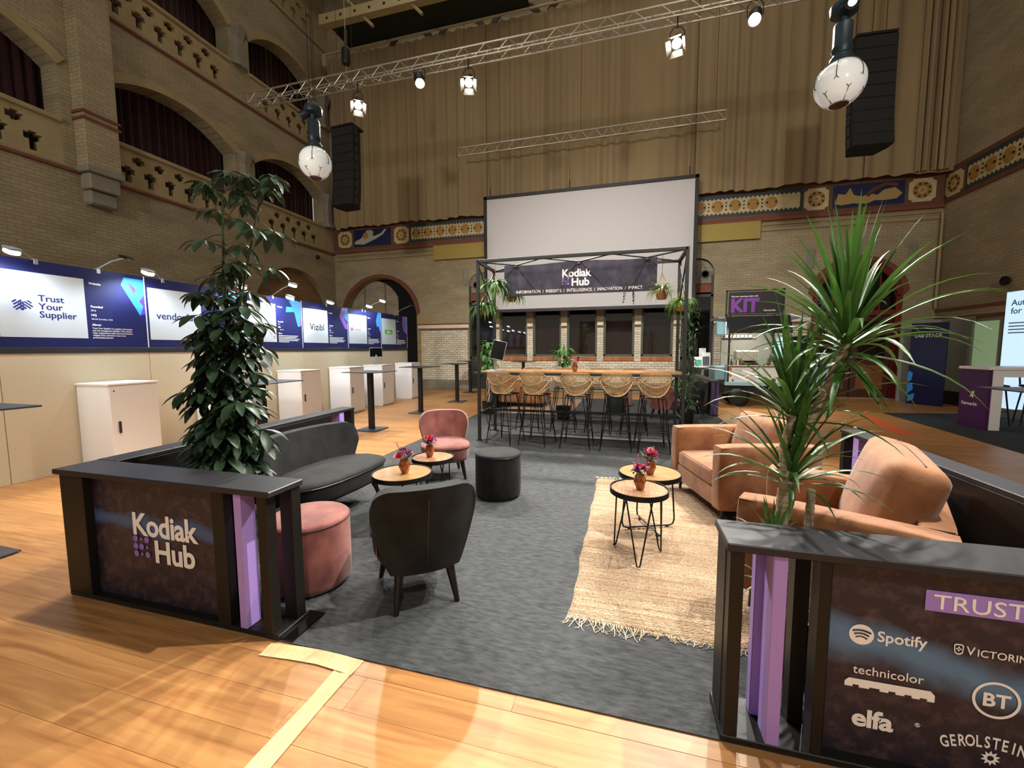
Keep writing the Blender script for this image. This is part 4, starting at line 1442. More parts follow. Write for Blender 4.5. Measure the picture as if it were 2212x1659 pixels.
# banner hung from the middle of the canopy: thin back-lit cloth
def cloth_mat():
    m = bpy.data.materials.new('banner_cloth')
    m.use_nodes = True
    nt = m.node_tree
    b = nt.nodes['Principled BSDF']
    tc = nt.nodes.new('ShaderNodeTexCoord')
    n1 = nt.nodes.new('ShaderNodeTexNoise'); n1.inputs['Scale'].default_value = 6; n1.inputs['Detail'].default_value = 9
    nt.links.new(tc.outputs['Object'], n1.inputs['Vector'])
    r = nt.nodes.new('ShaderNodeMapRange'); r.inputs['From Min'].default_value = .45; r.inputs['From Max'].default_value = .75
    nt.links.new(n1.outputs['Fac'], r.inputs['Value'])
    mx = nt.nodes.new('ShaderNodeMix'); mx.data_type = 'RGBA'
    mx.inputs['A'].default_value = lin('#34313c'); mx.inputs['B'].default_value = lin('#4b4650')
    nt.links.new(r.outputs[0], mx.inputs['Factor'])
    nt.links.new(mx.outputs['Result'], b.inputs['Base Color'])
    b.inputs['Roughness'].default_value = .8
    tl = nt.nodes.new('ShaderNodeBsdfTranslucent')
    nt.links.new(mx.outputs['Result'], tl.inputs['Color'])
    ms = nt.nodes.new('ShaderNodeMixShader'); ms.inputs[0].default_value = .35
    out = nt.nodes['Material Output']
    nt.links.new(b.outputs[0], ms.inputs[1]); nt.links.new(tl.outputs[0], ms.inputs[2])
    nt.links.new(ms.outputs[0], out.inputs[0])
    MATS['banner_cloth'] = m
cloth_mat()
bn = thing('banner', 'dark cloth banner with a white wordmark and slogan hung in the canopy frame', 'banner', (-.735, 6.49, 2.30))
MB().grid(lambda u, v: (-1.17 + 2.34 * u, .006 * math.sin(u * 9), .49 * v - .012 * math.sin(u * PI * 3) * v), 30, 2).build('cloth', MATS['banner_cloth'], bn, 60)
kodiak_logo(bn, TR(-.235, -.012, .145), .47)
text('INFORMATION  /  INSIGHTS  /  INTELLIGENCE  /  INNOVATION  /  IMPACT', .068, WHITEP, bn, TR(0, -.010, .035, R(90)), .004, 'CENTER', sx=.86)
SP = mat('aluminium', '#a9abb0', .4, .8)

# ================================================================== RATTAN BAR STOOLS
RATT = mat('rattan', '#cdae80', .55, noise=(30, (1, 1, 1), .6), col2='#9c7a50')
def make_stool():
    t = thing('bar_stool', 'x', 'stool', (0, 0, GZ), 0, 'rattan bar stools')
    # bowl shell: the back faces -Y, the sitter faces +Y
    def topp(u):
        e = max(0, (abs(u) - .72) / .28)
        return Vector((u * .205, -.245 + .05 * abs(u) ** 3, 1.10 - .05 * (1 - math.sqrt(max(0, 1 - e * e)))))
    def bot(u):
        return Vector((u * .232, -.215 + .17 * abs(u) ** 2.6, .785 + .20 * abs(u) ** 2.4))
    def lip(u):
        return Vector((u * .215, .19 - .11 * abs(u) ** 2.2, .855 + .13 * abs(u) ** 2.4))
    bars = MB()
    N = 26
    for i in range(N + 1):
        u = -.97 + 1.94 * i / N
        a, b = topp(u), bot(u)
        pts = []
        for k in range(7):
            q = k / 6
            p = a.lerp(b, q)
            p.y -= .028 * math.sin(q * PI) * (1 - u * u)
            p.x *= 1 + .06 * math.sin(q * PI)
            pts.append(tuple(p))
        bars.tube(pts, .0042, 5, cap=False)
    bars.build('back_ribs', RATT, t, 60)
    bars = MB()
    for i in range(N + 1):
        u = -.97 + 1.94 * i / N
        a, b = bot(u), lip(u)
        pts = []
        for k in range(7):
            q = k / 6
            p = a.lerp(b, q)
            p.z -= .055 * math.sin(q * PI) * (1 - u * u) + .03 * math.sin(q * PI) * abs(u)
            pts.append(tuple(p))
        bars.tube(pts, .0042, 5, cap=False)
    bars.build('seat_ribs', RATT, t, 60)
    U = [-1 + i / 14 for i in range(29)]
    MB().tube([tuple(topp(u)) for u in U], .008, 6).build('top_rim', RATT, t, 60)
    MB().tube([tuple(topp(u) + Vector((0, .012, -.022))) for u in U], .0055, 6).build('top_rim', RATT, t, 60)
    MB().tube([tuple(bot(u) + Vector((0, -.006, 0))) for u in U], .0085, 6).build('bottom_hoop', RATT, t, 60)
    MB().tube([tuple(lip(u)) for u in U], .008, 6).build('front_rim', RATT, t, 60)
    # hoop dipping across the back
    MB().tube([(u * .222, -.262 + .12 * abs(u) ** 3, 1.035 - .115 * (1 - u * u) ** .9) for u in U], .007, 6).build('back_hoop', RATT, t, 60)
    for s_ in (-1, 1):
        MB().tube([tuple(topp(s_)), (s_ * .228, -.10, 1.035), tuple(bot(s_)), tuple(lip(s_))], .008, 6).build('side_rim', RATT, t, 60)
    # steel under frame
    MB().tube([(-.15, -.15, .765), (.15, -.15, .765), (.15, .15, .765), (-.15, .15, .765)], .009, 6, True).build('seat_ring', BLACKM, t)
    for sx in (-1, 1):
        for sy in (-1, 1):
            ft = (sx * .215, sy * .215, .008)
            a = (sx * .155, sy * .10, .765)
            b = (sx * .10, sy * .155, .765)
            MB().tube([a, (ft[0] * 1.0, ft[1] * .985, .03), ft, (ft[0] * .985, ft[1] * 1.0, .03), b], .0065, 6).build('leg', BLACKM, t, 50)
    for z, e in ((.30, .192), (.22, .199)):
        for sy in (-1, 1):
            MB().tube([(-e, sy * e, z), (e, sy * e, z)], .005, 6).build('foot_bar', BLACKM, t)
    for sx in (-1, 1):
        MB().tube([(sx * .195, -.195, .26), (sx * .195, .195, .26)], .005, 6).build('foot_bar', BLACKM, t)
    return t
st0 = make_stool()
ords = ['leftmost', 'second from the left', 'middle', 'second from the right', 'rightmost']
for i, (x, y, a) in enumerate([(-1.76, 6.02, -16), (-1.26, 6.03, -13), (-.66, 6.02, -3), (-.11, 6.03, 2), (.385, 6.03, 6)]):
    o = st0 if i == 0 else copy_tree(st0)
    o.location = (x, y, GZ); o.rotation_euler[2] = R(a)
    o['label'] = 'rattan bar stool in the near row, %s' % ords[i]
for i, (x, a) in enumerate([(-1.62, 176), (-1.02, 183), (-.42, 178), (.16, 182)]):
    o = copy_tree(st0)
    o.location = (x, 7.15, GZ); o.rotation_euler[2] = R(a)
    o['label'] = 'rattan bar stool in the far row across the table, %s' % ['leftmost', 'second from the left', 'second from the right', 'rightmost'][i]

# ================================================================== VASES WITH FLOWERS
AMBER = mat('amber_glass', '#a2551f', .12, spec=.8, coat=.5, trans=.35)
LEAFG = mat('flower_leaf', '#566b3a', .6)
FL_PINK = mat('petal_coral', '#e0405c', .6)
FL_RED = mat('petal_red', '#d63a33', .6)
FL_MAG = mat('petal_magenta', '#8d2a63', .7)
FL_MAUV = mat('petal_mauve', '#8a5570', .7)
FL_SAL = mat('petal_salmon', '#d98276', .7)
def vase(label, loc, seed, cols, s=1.0):
    t = thing('flower_vase', label, 'vase', loc, seed * 1.3, 'amber vases with flowers')
    rr_ = random.Random(seed)
    # faceted body
    v = MB()
    n = 6
    prof = [(.024, 0, 0), (.030, .012, 0), (.043, .055, .5), (.036, .085, 0), (.030, .100, .5)]
    vs, fs = [], []
    for r, z, o in prof:
        for q in range(n):
            a = (q + o) * 2 * PI / n
            vs.append((r * math.cos(a), r * math.sin(a), z))
    for i in range(len(prof) - 1):
        o = prof[i][2] < prof[i + 1][2]
        for q in range(n):
            q2 = (q + 1) % n
            a, b, c, d = i * n + q, i * n + q2, (i + 1) * n + q, (i + 1) * n + q2
            if prof[i][2] == prof[i + 1][2]:
                fs.append([a, b, d, c])
            elif o:
                fs += [[a, b, c], [b, d, c]]
            else:
                fs += [[a, b, d], [a, d, c]]
    fs.append(list(range(n))[::-1])
    v.add(vs, fs, 0, TR(s=(s, s, s)))
    v.build('vase_body', AMBER, t)
    MB().lathe([(0, .02), (.026, .02), (.030, .07), (0, .07)], 10, 0, TR(s=(s, s, s))).build('water', mat('vase_water', '#8a4a1c', .1), t)
    # round carnation-like blooms of ruffled petals
    for ci, (m, dx, dy, dz, rad) in enumerate(cols):
        fl = MB()
        for ly in range(4):
            k = 7 + 2 * ly
            for q in range(k):
                a = q * 2 * PI / k + ly * .5
                tilt = .25 + ly * .38
                L = rad * (.55 + .15 * ly)
                base = Vector((0, 0, -rad * .3))
                d = Vector((math.cos(a) * math.sin(tilt), math.sin(a) * math.sin(tilt), math.cos(tilt)))
                sd_ = Vector((-math.sin(a), math.cos(a), 0))
                p1 = base + d * L * .6
                p2 = base + d * L * 1.2 + Vector((0, 0, rr_.uniform(-.15, .15) * rad))
                wd = L * .45
                fl.add([base, p1 - sd_ * wd, p2 - sd_ * wd * .7, p2 + d * L * .12, p2 + sd_ * wd * .7, p1 + sd_ * wd], [[0, 1, 2, 3, 4, 5]])
        fl.build('bloom', m, t, None, TR(dx * s, dy * s, (.125 + dz) * s, rr_.uniform(-.5, .5), rr_.uniform(-.5, .5), 0, (s, s, s)))
        MB().tube([(0, 0, .06 * s), (dx * s, dy * s, (.12 + dz) * s)], .0025 * s, 5).build('stem', LEAFG, t)
    # filler sprigs and leaves
    sp = MB()
    for i in range(34):
        a = rr_.uniform(0, 6.28); r = rr_.uniform(.02, .06)
        c = Vector((math.cos(a) * r, math.sin(a) * r, .125 + rr_.uniform(-.015, .06))) * s
        q = rr_.uniform(.005, .010) * s
        sp.lathe([(0, -q), (q, 0), (0, q)], 5, 0, TR(*c))
    sp.build('filler_flowers', FL_MAUV if seed % 2 else FL_MAG, t)
    for i in range(5):
        a = rr_.uniform(0, 6.28)
        lf = MB()
        p = [Vector((0, 0, .10)), Vector((math.cos(a) * .05, math.sin(a) * .05, .13)), Vector((math.cos(a) * .085, math.sin(a) * .085, .12 + rr_.uniform(-.03, .05)))]
        sd_ = Vector((-math.sin(a), math.cos(a), 0)) * .013
        lf.add([p[0] * s, (p[1] - sd_) * s, p[2] * s, (p[1] + sd_) * s], [[0, 1, 2, 3]])
        lf.build('leaf', LEAFG, t)
    spk = MB()
    a = rr_.uniform(0, 6.28)
    for k in range(7):
        spk.lathe([(0, -.006 * s), (.007 * s, 0), (0, .008 * s)], 5, 0, TR((math.cos(a) * (.02 + .006 * k)) * s, (math.sin(a) * (.02 + .006 * k)) * s, (.14 + .013 * k) * s))
    spk.build('flower_spike', FL_MAUV, t)
    return t
vase('amber faceted vase with coral and magenta blooms on the nearest hairpin table', (.115, 2.86, .494), 3, [(FL_PINK, -.012, -.02, .028, .032), (FL_MAG, .03, .0, .025, .026), (FL_MAG, .0, .03, .03, .024), (FL_SAL, -.04, .02, .02, .018)], 1.02)
vase('amber faceted vase with pink and purple blooms on the oak sled table by the rug', (.205, 3.30, .474), 6, [(FL_PINK, -.02, -.02, .04, .03), (FL_MAG, .012, -.012, .03, .026), (FL_SAL, .05, .0, .05, .022), (FL_MAG, -.005, .02, .02, .024)], 1.05)
vase('amber faceted vase with a coral bloom on the shiny oak table by the charcoal sofa', (-1.685, 2.875, .464), 5, [(FL_PINK, -.035, -.025, .012, .030), (FL_MAUV, .0, .01, .045, .024), (FL_MAUV, .035, .0, .03, .024), (FL_MAUV, .03, .01, .01, .018)], 1.1)
vase('amber faceted vase with red blooms on the small table before the pink chair', (-1.685, 3.315, .484), 4, [(FL_RED, -.012, -.02, .045, .026), (FL_RED, .02, .0, .05, .024), (FL_MAG, .03, .01, .02, .024), (FL_MAG, -.03, .02, .02, .022), (FL_MAG, .045, -.01, .01, .02)], 1.05)
vase('amber vase with magenta blooms in the middle of the bar table', (-.74, 6.35, 1.102), 7, [(FL_MAG, -.05, .0, .06, .026), (FL_PINK, -.035, .0, .03, .022), (FL_SAL, .03, .0, .03, .016)], 1.15)

# display on the left end of the bar table
mo = thing('monitor', 'black portrait screen on a silver stand at the left end of the bar table', 'monitor', (-2.03, 6.42, 1.102), R(-18))
MB().span(-.13, .13, -.11, .11, 0, .008, b=.003).build('base', SP, mo)
MB().span(-.045, .0, -.02, .02, .008, .30, b=.003).build('stand', SP, mo)
mm = TR(.06, -.02, .33, R(-8), R(12), R(20))
sc = MB().span(-.115, .115, -.015, .008, -.155, .155, b=.004).build('housing', SP, mo, None, mm)
MB().span(-.107, .107, -.018, -.0155, -.147, .147).build('screen', mat('black_screen', '#08090a', .12, spec=.5), mo, None, mm)
# cables from the bar table to the floor
for i, (dx, z) in enumerate(((0, .55), (.03, .5))):
    MB_ = MB().tube([(-2.16 + dx, 6.30, 1.04), (-2.17 + dx, 6.25, .7), (-2.14 + dx * 2, 6.22, .35), (-2.06 + dx * 4, 6.2, .12), (-2.08 + dx, 6.12, .022), (-2.25, 6.03, .016)], .006, 5)
    o = MB_.build('power_cable', LEGM)
    tag(o, 'black power cable dangling from the left end of the bar table, %s' % ('looping outward' if i else 'hanging straight'), 'cable', 'bar table cables')

# ================================================================== PLANTS
def leafmat(name, c, c2, tr=.25, rough=.4):
    m = mat(name, c, rough, noise=(5, (1, 1, 1), .8), col2=c2, objrand=.25, spec=.5)
    nt = m.node_tree
    b = nt.nodes['Principled BSDF']
    tl = nt.nodes.new('ShaderNodeBsdfTranslucent')
    src = b.inputs['Base Color'].links[0].from_socket
    nt.links.new(src, tl.inputs[0])
    ms = nt.nodes.new('ShaderNodeMixShader'); ms.inputs[0].default_value = tr
    nt.links.new(b.outputs[0], ms.inputs[1]); nt.links.new(tl.outputs[0], ms.inputs[2])
    nt.links.new(ms.outputs[0], nt.nodes['Material Output'].inputs[0])
    return m
SCH = leafmat('umbrella_leaf', '#2c4028', '#1a2a1c', .12, .38)
DRA = leafmat('dracaena_leaf', '#48702c', '#28491f', .22, .40)
FERN = leafmat('fern_green', '#86ae55', '#5c863b', .3)
BROAD = leafmat('broad_green', '#659650', '#3d6b34', .25)
BARK = mat('pale_ringed_bark', '#c2b294', .85, noise=(14, (.6, .6, 5), .9), col2='#80694d', bump=(20, (1, 1, 6), .6))
STEMG = mat('green_stem', '#39442c', .7)
POTB = mat('black_pot', '#151515', .5)
SOIL = mat('potting_soil', '#2a1d14', .95)

def leaflet(mb, M, L, w, droop, n=4, blunt=False):
    """oval leaf along +X, folded a little, bending down"""
    vs, fs = [], []
    for i in range(n + 1):
        t = i / n
        x = L * t
        z = -droop * L * t * t
        hw = w * (math.sin(PI * min(1, t ** .75 * .98 + .02)) * .95 + (.05 if 0 < i < n else 0))
        if blunt:
            hw = w * (.08 + .92 * math.sin(PI * min(1, t ** 1.25)) ** .8) if i < n else w * .18
        vs += [(x, -hw, z + hw * .3), (x, 0, z), (x, hw, z + hw * .3)]
    for i in range(n):
        a = i * 3
        fs += [[a, a + 1, a + 4, a + 3], [a + 1, a + 2, a + 5, a + 4]]
    mb.add(vs, fs, 0, M)

def umbrella_leaf_mesh(name, m, elev, L=.13, k=8, seed=0):
    rr_ = random.Random(seed)
    mb = MB()
    pl_ = rr_.uniform(.10, .17)
    tip = Vector((math.cos(elev) * pl_, 0, math.sin(elev) * pl_))
    mb.tube([(0, 0, 0), tuple(tip * .5 + Vector((0, 0, .012))), tuple(tip)], .0022, 4)
    for i in range(k):
        a = 2 * PI * i / k + rr_.uniform(-.12, .12)
        l = L * rr_.uniform(.75, 1.05) * (1.0 if abs(math.cos(a / 2)) > .35 else .8)
        M = TR(*tip) @ TR(rz=a) @ TR(ry=R(rr_.uniform(5, 38)))
        leaflet(mb, M @ TR(.018), l, l * .20, rr_.uniform(.15, .5), 5, True)
        mb.tube([tuple(tip), tuple((M @ Vector((.02, 0, 0))))], .0014, 3)
    return mb.mesh(name, m, 60)

def umbrella_plant():
    t = thing('umbrella_plant', 'tall dark umbrella plant behind the left partition', 'plant', (-2.62, 2.13, GZ))
    rr_ = random.Random(21)
    MB().lathe([(0, 0), (.13, 0), (.165, .30), (.175, .30), (.175, .33), (.155, .33), (.15, .27), (0, .27)], 24).build('pot', POTB, t, 50)
    MB().lathe([(0, .27), (.15, .27), (.15, .285), (0, .29)], 16).build('soil', SOIL, t)
    var = [umbrella_leaf_mesh('leaf', SCH, R(e), .15, 7 + i % 3, i) for i, e in enumerate((-35, -20, -5, 10, 25, 40, 60))]
    stems = [
        [(.0, .0, .28), (.02, .03, .9), (.03, .05, 1.5), (.07, .02, 2.0), (.12, .0, 2.45)],
        [(.03, .04, .28), (.06, .03, .9), (.10, .04, 1.5), (.22, .06, 2.0), (.33, .10, 2.48)],
        [(-.03, .03, .28), (-.04, .02, .9), (-.02, .0, 1.45), (-.01, .0, 1.75)],
        [(.0, -.04, .28), (.02, -.05, .7), (.04, -.06, 1.1)],
    ]
    def at(st, z):
        for a, b in zip(st, st[1:]):
            if a[2] <= z <= b[2]:
                q = (z - a[2]) / (b[2] - a[2])
                return Vector([a[i] + (b[i] - a[i]) * q for i in range(3)])
        return Vector(st[-1])
    for st in stems:
        MB().tube(st, [.012 - .006 * i / (len(st) - 1) for i in range(len(st))], 7).build('stem', STEMG, t, 50)
    MB().cyl((.01, .06, .28), (.03, .06, 1.85), .013, n=8).build('cane_stake', mat('moss_stake', '#4c4029', .9), t)
    cnt = 0
    def put(p, az, vi, s):
        place('leaf', var[vi], t, Matrix.Translation(p) @ TR(rz=az) @ Matrix.Diagonal((s, s, s, 1)))
    ga = 2.4
    for si, st in enumerate(stems):
        z = .62 if si < 3 else .55
        top = st[-1][2]
        while z < top:
            p = at(st, z)
            dense = z < 1.78
            cnt += 1
            az = cnt * ga + rr_.uniform(-.5, .5)
            vi = rr_.choice((0, 0, 1, 1, 2, 3)) if dense else rr_.choice((1, 2, 3, 3, 4))
            put(p, az, vi, rr_.uniform(.8, 1.15) * (1 if dense else .95))
            z += (rr_.uniform(.024, .040) if dense else rr_.uniform(.075, .12)) * (1 if si < 2 else 1.5)
        for q in range(5):
            put(Vector(st[-1]), q * 1.05, rr_.choice((4, 5, 6)), rr_.uniform(.7, .95))
    for q in range(22):
        z = rr_.uniform(.55, 1.05)
        put(at(stems[q % 4], z) , rr_.uniform(0, 6.28), rr_.choice((0, 0, 1)), rr_.uniform(.95, 1.3))
    return t
umbrella_plant()

def strap_mesh(name, m, tilt, L, w, g, seg=9):
    """leaf leaving the axis at 'tilt' from vertical in the XZ plane, bending by gravity g"""
    mb = MB()
    p = Vector((0, 0, 0))
    a = tilt
    vs, fs = [], []
    for i in range(seg + 1):
        t = i / seg
        wd = w * (min(1, .55 + t * 2.2) if t < .25 else max(.02, (1 - ((t - .25) / .75) ** 2.2)))
        d = Vector((math.sin(a), 0, math.cos(a)))
        nn = Vector((-d.z, 0, d.x))
        if nn.z < 0: nn = -nn
        vs += [tuple(p + Vector((0, -wd, 0)) + nn * wd * .35), tuple(p), tuple(p + Vector((0, wd, 0)) + nn * wd * .35)]
        p = p + d * (L / seg)
        a = min(R(172), a + g / seg * (.3 + 1.4 * t) * (abs(math.sin(a)) + .12))
    for i in range(seg):
        q = i * 3
        fs += [[q, q + 1, q + 4, q + 3], [q + 1, q + 2, q + 5, q + 4]]
    mb.add(vs, fs)
    return mb.mesh(name, m, 70)

def dracaena():
    ox, oy = .74, 2.03
    t = thing('dracaena', 'dragon tree with strappy green leaves and ringed trunks behind the right partition', 'plant', (ox, oy, GZ))
    rr_ = random.Random(9)
    MB().lathe([(0, 0), (.11, 0), (.135, .26), (.145, .26), (.145, .29), (.128, .29), (.125, .24), (0, .24)], 24).build('pot', POTB, t, 50)
    MB().lathe([(0, .24), (.125, .24), (.125, .252), (0, .26)], 16).build('soil', SOIL, t)
    def trunk(pts, r0, r1):
        # ringed trunk: many small swellings
        P = []
        rr2 = []
        N = 26
        for i in range(N + 1):
            f = i / N * (len(pts) - 1)
            a = min(int(f), len(pts) - 2)
            q = f - a
            P.append([pts[a][k] + (pts[a + 1][k] - pts[a][k]) * q for k in range(3)])
            rr2.append((r0 + (r1 - r0) * i / N) * (1.08 if i % 2 else .95))
        MB().tube(P, rr2, 9).build('trunk', BARK, t, 60)
    H = {}
    trunk([(-.02, .02, .24), (-.035, .05, .60), (-.03, .06, .80), (.02, .08, 1.0), (.13, .10, 1.25), (.205, .12, 1.47)], .027, .021)
    H[0] = (.205, .12, 1.49)
    trunk([(-.035, .05, .62), (.0, .06, .76), (.0, .07, .86)], .021, .017)
    H[1] = (.0, .07, .87)
    trunk([(-.03, .06, .86), (-.03, .08, 1.0), (.0, .08, 1.14)], .020, .017)
    H[2] = (.005, .085, 1.16)
    trunk([(.06, .0, .24), (.06, .02, .6), (.065, .02, .82)], .018, .016)
    trunk([(.035, -.05, .24), (-.08, -.06, .40), (-.10, -.05, .58)], .009, .007)
    H[3] = (-.10, -.05, .58)
    H[4] = (-.06, .0, .36)
    bins = [(8, .58, .5), (20, .56, .9), (32, .55, 1.2), (45, .55, 1.5), (60, .53, 1.6), (75, .50, 1.6), (92, .46, 1.4), (112, .40, 1.0), (135, .34, .6)]
    var = [strap_mesh('leaf', DRA, R(a), L, .0165, g * .78) for a, L, g in bins]
    spec = {0: (92, 1.0, (0, 0, 1, 1, 2, 2, 3, 3, 4, 4, 5, 6, 7, 8)), 1: (46, .80, (0, 1, 1, 2, 2, 3, 3, 4, 4, 5, 5)), 2: (54, .88, (0, 0, 1, 1, 2, 2, 3, 3, 4, 5)), 3: (16, .42, (0, 0, 1, 1, 2, 2, 3)), 4: (16, .40, (1, 2, 3, 4, 5))}
    for h, (n, s, ch) in spec.items():
        for i in range(n):
            k = ch[min(len(ch) - 1, int(i / n * len(ch)))]
            az = i * 2.39996 + rr_.uniform(-.3, .3)
            sc_ = s * rr_.uniform(.8, 1.1)
            z = H[h][2] - .10 * s * (k / 8) + rr_.uniform(-.01, .01)
            ax = Vector(H[h]); ax.z = z
            place('leaf', var[k], t, Matrix.Translation(ax) @ TR(rz=az) @ TR(ry=rr_.uniform(-.10, .10), rx=rr_.uniform(-.12, .12)) @ Matrix.Diagonal((sc_, sc_ * (.9 if s > .6 else 1.2), sc_, 1)))
        MB().lathe([(.012, -.12 * s), (.02 * s, -.06 * s), (.022 * s, .0), (.012 * s, .05 * s), (0, .07 * s)], 8, 0, TR(*H[h])).build('leaf_crown', STEMG, t, 50)
    return t
dracaena()

# ---- smaller plants: foliage of each joined in one part
WICK = mat('wicker', '#a87b45', .7, noise=(40, (1, 1, 3), .8), col2='#6f4e29', bump=(60, (1, 1, 2), .6))
ROPE = mat('jute_rope', '#b08a5e', .9)
def foliage_straps(mb, n, L, w, lo, hi, g, rr_, base=(0, 0, 0), spread=.03):
    for i in range(n):
        tilt = R(rr_.uniform(lo, hi)); az = rr_.uniform(0, 6.28)
        p = Vector((0, 0, 0)); a = tilt
        l = L * rr_.uniform(.6, 1.1)
        vs, fs = [], []
        seg = 6
        for k in range(seg + 1):
            q = k / seg
            wd = w * (1 - q ** 2) + .0008
            d = Vector((math.sin(a), 0, math.cos(a)))
            vs += [tuple(p + Vector((0, -wd, 0))), tuple(p + Vector((0, wd, 0)))]
            p = p + d * (l / seg)
            a = min(R(175), a + g / seg)
        for k in range(seg):
            fs.append([2 * k, 2 * k + 1, 2 * k + 3, 2 * k + 2])
        r0 = rr_.uniform(0, spread)
        mb.add(vs, fs, 0, TR(base[0] + r0 * math.cos(az), base[1] + r0 * math.sin(az), base[2], 0, 0, az))
def hanging_plant(label, loc, top, kind, seed, pr=.085, potm=None):
    """loc is the basket base; ropes run up to 'top'"""
    t = thing('hanging_plant', label, 'plant', loc, 0, 'hanging plants in the canopy frame')
    rr_ = random.Random(seed)
    MB().lathe([(0, 0), (pr * .7, 0), (pr * .82, .03), (pr, .13), (pr * .98, .145), (pr * .9, .145), (pr * .88, .11), (0, .11)], 18).build('basket', potm or WICK, t, 50)
    for i in range(4):
        a = i * PI / 2 + .4
        MB().tube([(pr * math.cos(a), pr * math.sin(a), .08), (pr * 1.0 * math.cos(a), pr * 1.0 * math.sin(a), .16), (0, 0, (top - loc[2]) * .62), (0, 0, top - loc[2])], .004, 5).build('rope', ROPE, t)
    f = MB()
    if kind == 'spider':
        foliage_straps(f, 150, .30, .008, 20, 80, 1.9, rr_, (0, 0, .12))
    elif kind == 'fern':
        foliage_straps(f, 150, .33, .010, 30, 95, 2.2, rr_, (0, 0, .12))
    elif kind == 'broad':
        foliage_straps(f, 70, .32, .024, 30, 85, 2.4, rr_, (0, 0, .12))
        foliage_straps(f, 18, .46, .018, 60, 95, 2.2, rr_, (0, 0, .10))
    elif kind == 'trailing':
        foliage_straps(f, 40, .14, .008, 30, 80, 1.6, rr_, (0, 0, .12))
        for i in range(8):
            az = rr_.uniform(0, 6.28); L = rr_.uniform(.2, .42)
            x, y = pr * 1.1 * math.cos(az), pr * 1.1 * math.sin(az)
            f.tube([(x * .7, y * .7, .14), (x, y, .12), (x * 1.1, y * 1.1, .12 - L * .6), (x * 1.25 + rr_.uniform(-.03, .03), y * 1.2, .12 - L)], .0015, 3)
            for k in range(7):
                q = k / 7
                leaflet(f, TR(x * (1 + .2 * q), y * (1 + .2 * q), .12 - L * q, 0, R(60), rr_.uniform(0, 6)), .03, .011, .2, 2)
    m = {'spider': leafmat('spider_plant_leaf', '#a9bb86', '#6f8b54', .3), 'fern': FERN, 'broad': BROAD, 'trailing': mat('vine_dark', '#3b3f2a', .7)}[kind]
    f.build('foliage', m, t, 60)
    return t
hanging_plant('spider plant in a wicker basket at the right of the banner', (.50, 6.40, 2.16), 2.78, 'spider', 1, .09)
hanging_plant('leafy plant in a wicker basket at the upper left of the canopy frame', (-2.02, 6.36, 2.36), 2.78, 'broad', 2, .085)
hanging_plant('arching fern in a hanging pot at the lower left of the canopy frame', (-2.16, 6.30, 2.00), 2.55, 'broad', 3, .07)
hanging_plant('fern spilling from a basket behind the left edge of the banner', (-1.84, 6.72, 2.24), 2.78, 'fern', 4, .08)
hanging_plant('bright green fern basket on the right rear post of the canopy frame', (.80, 6.78, 2.02), 2.50, 'fern', 5, .08)
hanging_plant('dark trailing vine hanging below the banner on its right half', (.03, 6.62, 2.32), 2.78, 'trailing', 6, .07)

def bushy(label, name, loc, h, kind, seed, pot_r=.15, pot_h=.28, wid=.3, lift=0):
    t = thing(name, label, 'plant', loc, 0, 'potted plants round the bar')
    rr_ = random.Random(seed)
    MB().lathe([(0, lift), (pot_r * .8, lift), (pot_r, lift + pot_h), (pot_r * .9, lift + pot_h), (pot_r * .88, lift + pot_h - .04), (0, lift + pot_h - .04)], 20).build('pot', POTB, t, 50)
    f = MB()
    if kind == 'braid':
        for k in range(3):
            MB().tube([(.03 * math.cos(k * 2.1 + z * 9), .03 * math.sin(k * 2.1 + z * 9), pot_h - .05 + z * .75) for z in [i / 12 for i in range(13)]], .016, 6).build('trunk', BARK, t, 60)
        for i in range(90):
            z = rr_.uniform(.95, h)
            az = rr_.uniform(0, 6.28)
            r = rr_.uniform(.02, .16)
            leaflet(f, TR(r * math.cos(az), r * math.sin(az), z, 0, R(rr_.uniform(-30, 50)), az), rr_.uniform(.12, .2), .045, .4, 4)
        m = BROAD
    elif kind == 'column':
        MB().tube([(0, 0, pot_h - .05), (.02, 0, h * .5), (0, .02, h)], .012, 6).build('trunk', STEMG, t, 60)
        for i in range(330):
            z = lift + pot_h + (h - pot_h) * rr_.random()
            az = rr_.uniform(0, 6.28)
            r = rr_.uniform(.02, wid * .6)
            leaflet(f, TR(r * math.cos(az), r * math.sin(az), z, 0, R(rr_.uniform(-20, 60)), az), rr_.uniform(.06, .12), .017, .4, 3)
        m = leafmat('column_leaf', '#46663a', '#2a4527', .2)
    else:
        MB().tube([(0, 0, lift + pot_h - .05), (.01, .01, h)], .012, 6).build('trunk', STEMG, t, 60)
        for i in range(70):
            az = rr_.uniform(0, 6.28)
            leaflet(f, TR(rr_.uniform(0, wid) * math.cos(az), rr_.uniform(0, wid) * math.sin(az), rr_.uniform(h * .72, h), 0, R(rr_.uniform(-30, 50)), az), rr_.uniform(.1, .2), .03, .5, 4)
        foliage_straps(f, 40, .22, .012, 20, 80, 1.8, rr_, (0, 0, h * .72), .08)
        m = BROAD
    f.build('foliage', m, t, 60)
bushy('rubber plant with a braided trunk in a black pot left of the bar table', 'rubber_plant', (-2.93, 8.65, GZ), 1.62, 'braid', 11)
bushy('tall narrow leafy plant behind the right posts of the canopy frame', 'leafy_plant', (1.15, 8.35, GZ), 2.25, 'column', 12, wid=.36)
bushy('leafy green plant standing behind the middle of the bar table', 'leafy_plant', (-1.2, 8.3, GZ), 1.52, 'bush', 13, wid=.15)
bushy('small bright green plant behind the right end of the bar table', 'leafy_plant', (1.12, 9.4, GZ), .80, 'bush', 14, pot_r=.11, pot_h=.22, wid=.12)

